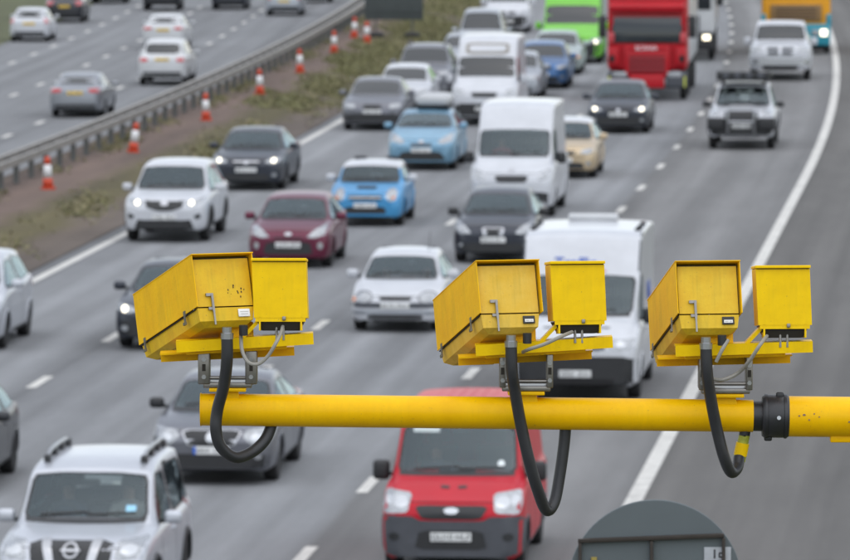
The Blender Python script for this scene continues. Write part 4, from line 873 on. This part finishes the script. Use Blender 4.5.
for s in (-1, 1): MB().tube([(s*.36, y29-.07, .45), (s*.36, y29-.16, .75), (s*.36, y29-.14, 1.10), (s*.28, y29-.12, 1.20), (0, y29-.12, 1.20)], .032, 10).build('bull_bar', M_chrome, R29, True)
MB().tube([(-.36, y29-.15, .78), (.36, y29-.15, .78)], .025, 8).build('bull_bar_rail', M_chrome, R29, True)
for s in (-1, 1):
    rbox(R29, 'winch_bumper', M_black, (s*.70, y29-.02, .72), (.46, .22, .34), .05); rbox(R29, 'rack_foot', M_black, (s*.58, y29+2.3, 1.75), (.06, .9, .12), .02)
rk = rbox(R29, 'light_rack', M_black, (0, y29+2.3, 1.86), (1.46, 1.3, .05), .02)
for s in (-.72, .72): rbox(rk, 'rack_side', M_black, (s, 0, .11), (.04, 1.3, .22), .01)
rbox(rk, 'rack_front', M_black, (0, -.64, .11), (1.44, .05, .20), .015)
for k in range(4): MB().lathe([(.085, -.03), (.09, .0), (.08, .02)], 16, 'y').build('spot_lamp', M_trim, rk, loc=(-.48+.32*k, -.70, .12))
V30 = vehicle('pickup', 'big white pickup with wide chrome grille behind the off-road pickup', 'pickup', 780, 81, 'big_pickup', white, [
    ('headlamp', M_lamp, [(.60, 1.0), (.60, 1.16), (.93, 1.18), (.94, 1.0)], True, .008), ('grille_frame', M_lampin, [(-.50, 1.18), (.50, 1.18), (.44, .84), (-.44, .84)], False, .006), ('upper_grille', M_trim, rect(-.42, .42, .88, .99), False, .012), ('upper_grille', M_trim, rect(-.44, .44, 1.02, 1.13), False, .012),
    ('grille_cross', M_chrome, rect(-.05, .05, .86, 1.16), False, .018), ('bumper', M_lampin, rect(-.95, .95, .54, .76), False, .03), ('lower_grille', M_black, rect(-.6, .6, .38, .52), False)], plate_z=.64, lod=1)

# lorries
def lorry(name, label, px, py, cab_col, low_col, W_=2.5, cabH=3.55, cabL=2.2, boxL=9., boxH=3.9, box_m=None, style='a', litr=True):
    L = cabL+.5+boxL; loc, rz = place(px, py, L); R = empty(name, loc, rz); tag(R, label, 'lorry'); y0 = -L/2
    cab = rbox(R, 'cab', cab_col, (0, y0+cabL/2+.04, (cabH+.95)/2), (W_, cabL, cabH-.95), .16, seg=5)
    rbox(R, 'chassis', M_under, (0, 0, .85), (W_*.5, L*.96, .3), .03)
    rbox(R, 'cargo_box', box_m or offw, (0, y0+cabL+.5+boxL/2, (boxH+1.1)/2), (2.52, boxL, boxH-1.1), .03)
    add_wheels(R, W_, [y0+1.4, L/2-1.2, L/2-2.5, y0+cabL+2.2], .50)
    return R, y0, cab
M_lglass = mat('lorry_glass', (.02, .026, .03), .08, coat=.0, spec=.6)
R, y0, cab = lorry('lorry', 'red articulated lorry cab with slatted red grille and pale trailer', 647, 101, scar, M_black)
rbox(R, 'windscreen', M_lglass, (0, y0+.03, 2.30), (2.14, .05, .84), .02, rot=(-.10, 0, 0)); rbox(R, 'windscreen_seal', M_black, (0, y0+.055, 2.30), (2.24, .05, .94), .02, rot=(-.10, 0, 0))
rbox(R, 'sun_visor', scar, (0, y0-.14, 2.96), (2.36, .30, .24), .06, rot=(.35, 0, 0))
rbox(R, 'grille_panel', scar, (0, y0-.03, 1.28), (1.42, .16, .98), .05)
for z in (.92, 1.08, 1.24, 1.40): rbox(R, 'grille_slot', M_under, (0, y0-.112, z), (1.14, .02, .045), .008)
for z in (1.0, 1.16, 1.32): rbox(R, 'grille_slat', paint('deep_red', (.30, .012, .02), .1), (0, y0-.118, z), (1.16, .03, .09), .012)
rbox(R, 'name_panel', scar, (0, y0-.08, 1.68), (1.2, .10, .17), .03); text(R, 'lettering', 'SCANIA', .20, mat('pale_lettering', (.75, .75, .77), .4), (-.02, y0-.135, 1.675), ext=.004)
rbox(R, 'bumper_centre', scar, (0, y0-.05, .62), (1.10, .16, .42), .05)
for s in (-1, 1):
    rbox(R, 'side_deflector', scar, (s*1.06, y0+.06, 1.40), (.36, .34, .60), .08); rbox(R, 'deflector_vent', M_under, (s*1.10, y0-.115, 1.34), (.16, .03, .22), .02)
    rbox(R, 'corner_panel', paint('pale_red', (.48, .05, .06)), (s*1.13, y0+.08, 2.0), (.20, .3, .34), .06)
    rbox(R, 'bumper_corner', M_trim, (s*.92, y0+.03, .68), (.66, .30, .52), .08); rbox(R, 'headlamp', M_lamp, (s*.86, y0-.12, .84), (.44, .05, .17), .03)
    rbox(R, 'marker_strip', mat('hi_vis_marker', (.55, .6, .05), .5), (s*1.19, y0-.04, .62), (.05, .2, .34), .015)
    mo = rbox(R, 'mirror', M_black, (s*1.42, y0+.10, 2.35), (.24, .16, .70), .05); rbox(mo, 'mirror_arm', M_black, (-s*.14, .05, .2), (.14, .04, .04), .01)
for k in range(2): decal_x = -.35+.5*k; rbox(R, 'wiper', M_black, (decal_x, y0-.005, 1.90), (.75, .02, .025), .006, rot=(0, -.12, 0))
R, y0, cab = lorry('lorry', 'pale lorry with a single glowing headlamp behind the red lorry', 680, 61, offw, M_black, box_m=paint('pale_grey_box', (.50, .51, .53)), boxL=7.)
rbox(R, 'windscreen', M_dglass, (0, y0+.03, 2.3), (2.2, .05, .9), .02); rbox(R, 'bumper', M_black, (0, y0, .72), (2.44, .3, .62), .08); rbox(R, 'grille_panel', M_trim, (0, y0+.02, 1.36), (1.4, .12, .6), .04)
for s in (-1, 1):
    rbox(R, 'headlamp', M_lit if s > 0 else M_lamp, (s*.95, y0-.15, .86), (.26, .05, .18), .03); mo = rbox(R, 'mirror', M_black, (s*1.42, y0+.1, 2.3), (.24, .16, .6), .05); rbox(mo, 'mirror_arm', M_black, (-s*.14, .05, .2), (.14, .04, .04), .01)
R, y0, cab = lorry('lorry', 'orange lorry with a brown grille panel and teal bumper', 796, 54, orange, teal, W_=2.55, box_m=paint('ochre_box', (.55, .30, .04)), boxL=6.)
rbox(R, 'windscreen', M_dglass, (0, y0+.03, 2.5), (2.26, .05, .8), .02); gp = rbox(R, 'grille_panel', mat('brown_grille', (.22, .13, .05), .6), (0, y0+.01, 1.52), (1.9, .12, .62), .04)
for z in (-.18, -.06, .06, .18): rbox(gp, 'grille_slat', mat('brown_slat', (.09, .055, .03), .5), (0, -.065, z), (1.5, .02, .06), .006)
rbox(R, 'bumper', teal, (0, y0-.02, .72), (2.52, .36, .80), .08); rbox(R, 'valance', M_under, (0, y0+.1, .30), (2.3, .4, .22), .04)
for s in (-1, 1):
    rbox(R, 'headlamp', M_lit if s > 0 else M_lamp, (s*1.02, y0-.21, .80), (.24, .04, .24), .04); rbox(R, 'side_lamp', M_lamp, (s*.72, y0-.21, .80), (.28, .04, .20), .03)
    rbox(R, 'step_panel', teal, (s*1.2, y0+.10, 1.24), (.18, .3, .5), .05); mo = rbox(R, 'mirror', M_black, (s*1.44, y0+.1, 2.4), (.24, .16, .6), .05)

# far carriageway: seen from behind
def far(label, px, py, arc, pm, rear=None, name='car', **k):
    return vehicle(name, label, 'car', px, py, arc, pm, std_face(.72), rear=rear, away=True, lod=1, **k)
far('silver grey saloon driving away just beyond the crash barrier', 75, 118, 'saloon', midsil, dict(lamp=[(.50, .98), (.95, 1.0), (.96, .84), (.52, .86)], pz=.84), plate=False)
far('white SUV driving away behind a white saloon on the far carriageway', 162, 86, 'suv', offw, dict(lamp=[(.55, 1.02), (.94, 1.06), (.96, .90), (.60, .90)], pz=.98), plate=False)
far('white saloon driving away right ahead of the white SUV on the far carriageway', 163, 50, 'saloon', offw, dict(lamp=[(.50, .96), (.95, .98), (.96, .84), (.52, .86)], pz=.84), plate=False)
far('small white hatchback driving away in the outermost far lane', 29, 42, 'hatch', white, dict(lamp=[(.72, 1.0), (.97, 1.02), (.97, .76), (.76, .80)], pz=.80), plate=False)
far('dark car with bright red tail lamps ahead of the small white hatchback', 64, 23, 'hatch', black, dict(lamp=[(.50, 1.0), (.96, 1.04), (.97, .82), (.58, .84)], pz=.78), plate=False, scale=dict(L=4.3, W=1.8))
far('dark car driving away at the bend beyond the one with bright tail lamps', 108, 4, 'saloon', dgrey, plate=False)
far('black car driving away ahead of the white saloon on the far carriageway', 161, 11, 'suv', black, plate=False)
far('charcoal car driving away in the lane beside the silver car near the barrier', 229, 10, 'estate', dgrey, plate=False)
far('silver hatchback driving away beside the bend of the crash barrier', 284, 16, 'hatch', silver, plate=False, scale=dict(W=1.8))
far('dark car furthest along the crash barrier on the far carriageway', 315, 3, 'hatch', black, plate=False)

# ------------------------------------------------------------------ people behind the windscreens
def person_mesh():
    P = [(0, .12, .0), (0, .10, .22), (0, .12, .42), (0, .12, .52), (0, .09, .60), (0, .065, .68), (0, .085, .78),
         (-.17, .12, .44), (-.24, -.02, .22), (-.16, -.26, .26), (-.14, -.34, .27), (.17, .12, .44), (.24, -.02, .22), (.16, -.26, .26), (.14, -.34, .27),
         (-.10, -.05, -.02), (-.12, -.38, .04), (-.12, -.44, -.30), (.10, -.05, -.02), (.12, -.38, .04), (.12, -.44, -.30)]
    Eg = [(0, 1), (1, 2), (2, 3), (3, 4), (4, 5), (5, 6), (2, 7), (7, 8), (8, 9), (9, 10), (2, 11), (11, 12), (12, 13), (13, 14), (0, 15), (15, 16), (16, 17), (0, 18), (18, 19), (19, 20)]
    rad = [(.17, .13), (.16, .11), (.17, .11), (.062, .06), (.065, .075), (.082, .098), (.06, .075), (.075, .07), (.05, .05), (.036, .036), (.042, .03), (.075, .07), (.05, .05), (.036, .036), (.042, .03), (.09, .09), (.07, .07), (.05, .05), (.09, .09), (.07, .07), (.05, .05)]
    me = bpy.data.meshes.new('body'); me.from_pydata(P, Eg, []); o = bpy.data.objects.new('tmp', me); COL.objects.link(o)
    md = o.modifiers.new('s', 'SKIN'); md.use_smooth_shade = True; sd_ = o.modifiers.new('u', 'SUBSURF'); sd_.levels = 2
    for i, r in enumerate(rad): me.skin_vertices[0].data[i].radius = r
    me.skin_vertices[0].data[0].use_root = True
    dg = bpy.context.evaluated_depsgraph_get(); r = bpy.data.meshes.new_from_object(o.evaluated_get(dg)); bpy.data.objects.remove(o); return r
PM = person_mesh()
def person(v, side, label, cloth, zoff=.0):
    R = v['R']; A = v['A']; seat = (A['H']-1.13 if A['H'] < 1.9 else (.66 if A['H'] < 2.2 else .95))+zoff*0
    me = PM.copy(); me.materials.clear(); me.materials.append(cloth); me.materials.append(M_skin)
    mi = [1 if (p.center.z > .535 or (p.center.y < -.22 and p.center.z > .18)) else 0 for p in me.polygons]; me.polygons.foreach_set('material_index', mi)
    loc = Matrix.Translation(R.location) @ R.rotation_euler.to_matrix().to_4x4() @ Vector((side*.37, A['cowl'][0]+v['y0']+1.12, seat+.06))
    Pn = empty('person', loc, R.rotation_euler.z); tag(Pn, label, 'person'); link('body', me, None, Pn)
    hm = MB().lathe([(.02, .155), (.06, .14), (.088, .09), (.098, .03), (.09, -.03)], 16).build('hair', mat('dark_hair', (.04, .028, .02), .9), Pn, True, loc=(0, .085, .70))
    MB().lathe([(.008, .02), (.016, -.015), (.004, -.02)], 8).build('nose', M_skin, Pn, True, loc=(0, -.028, .665))
person(V28, -1, 'driver behind the windscreen of the silver SUV with roof rails', M_cloth); person(V28, 1, 'passenger in pale clothes behind the windscreen of the silver SUV', M_cloth2)
person(V26, -1, 'driver at the wheel of the small red van', M_cloth, .08); person(V23, -1, 'driver in a red top inside the white high roof van', mat('red_clothes', (.35, .04, .05), .9), .1)
person(V21, -1, 'driver inside the old white hatchback', M_cloth); person(V21, 1, 'passenger in pale clothes inside the old white hatchback', M_cloth2); person(V20, -1, 'driver inside the steel grey saloon', mat('blue_clothes', (.05, .10, .28), .9)); person(V27, -1, 'driver inside the white van with blue lettering', M_cloth, .1)
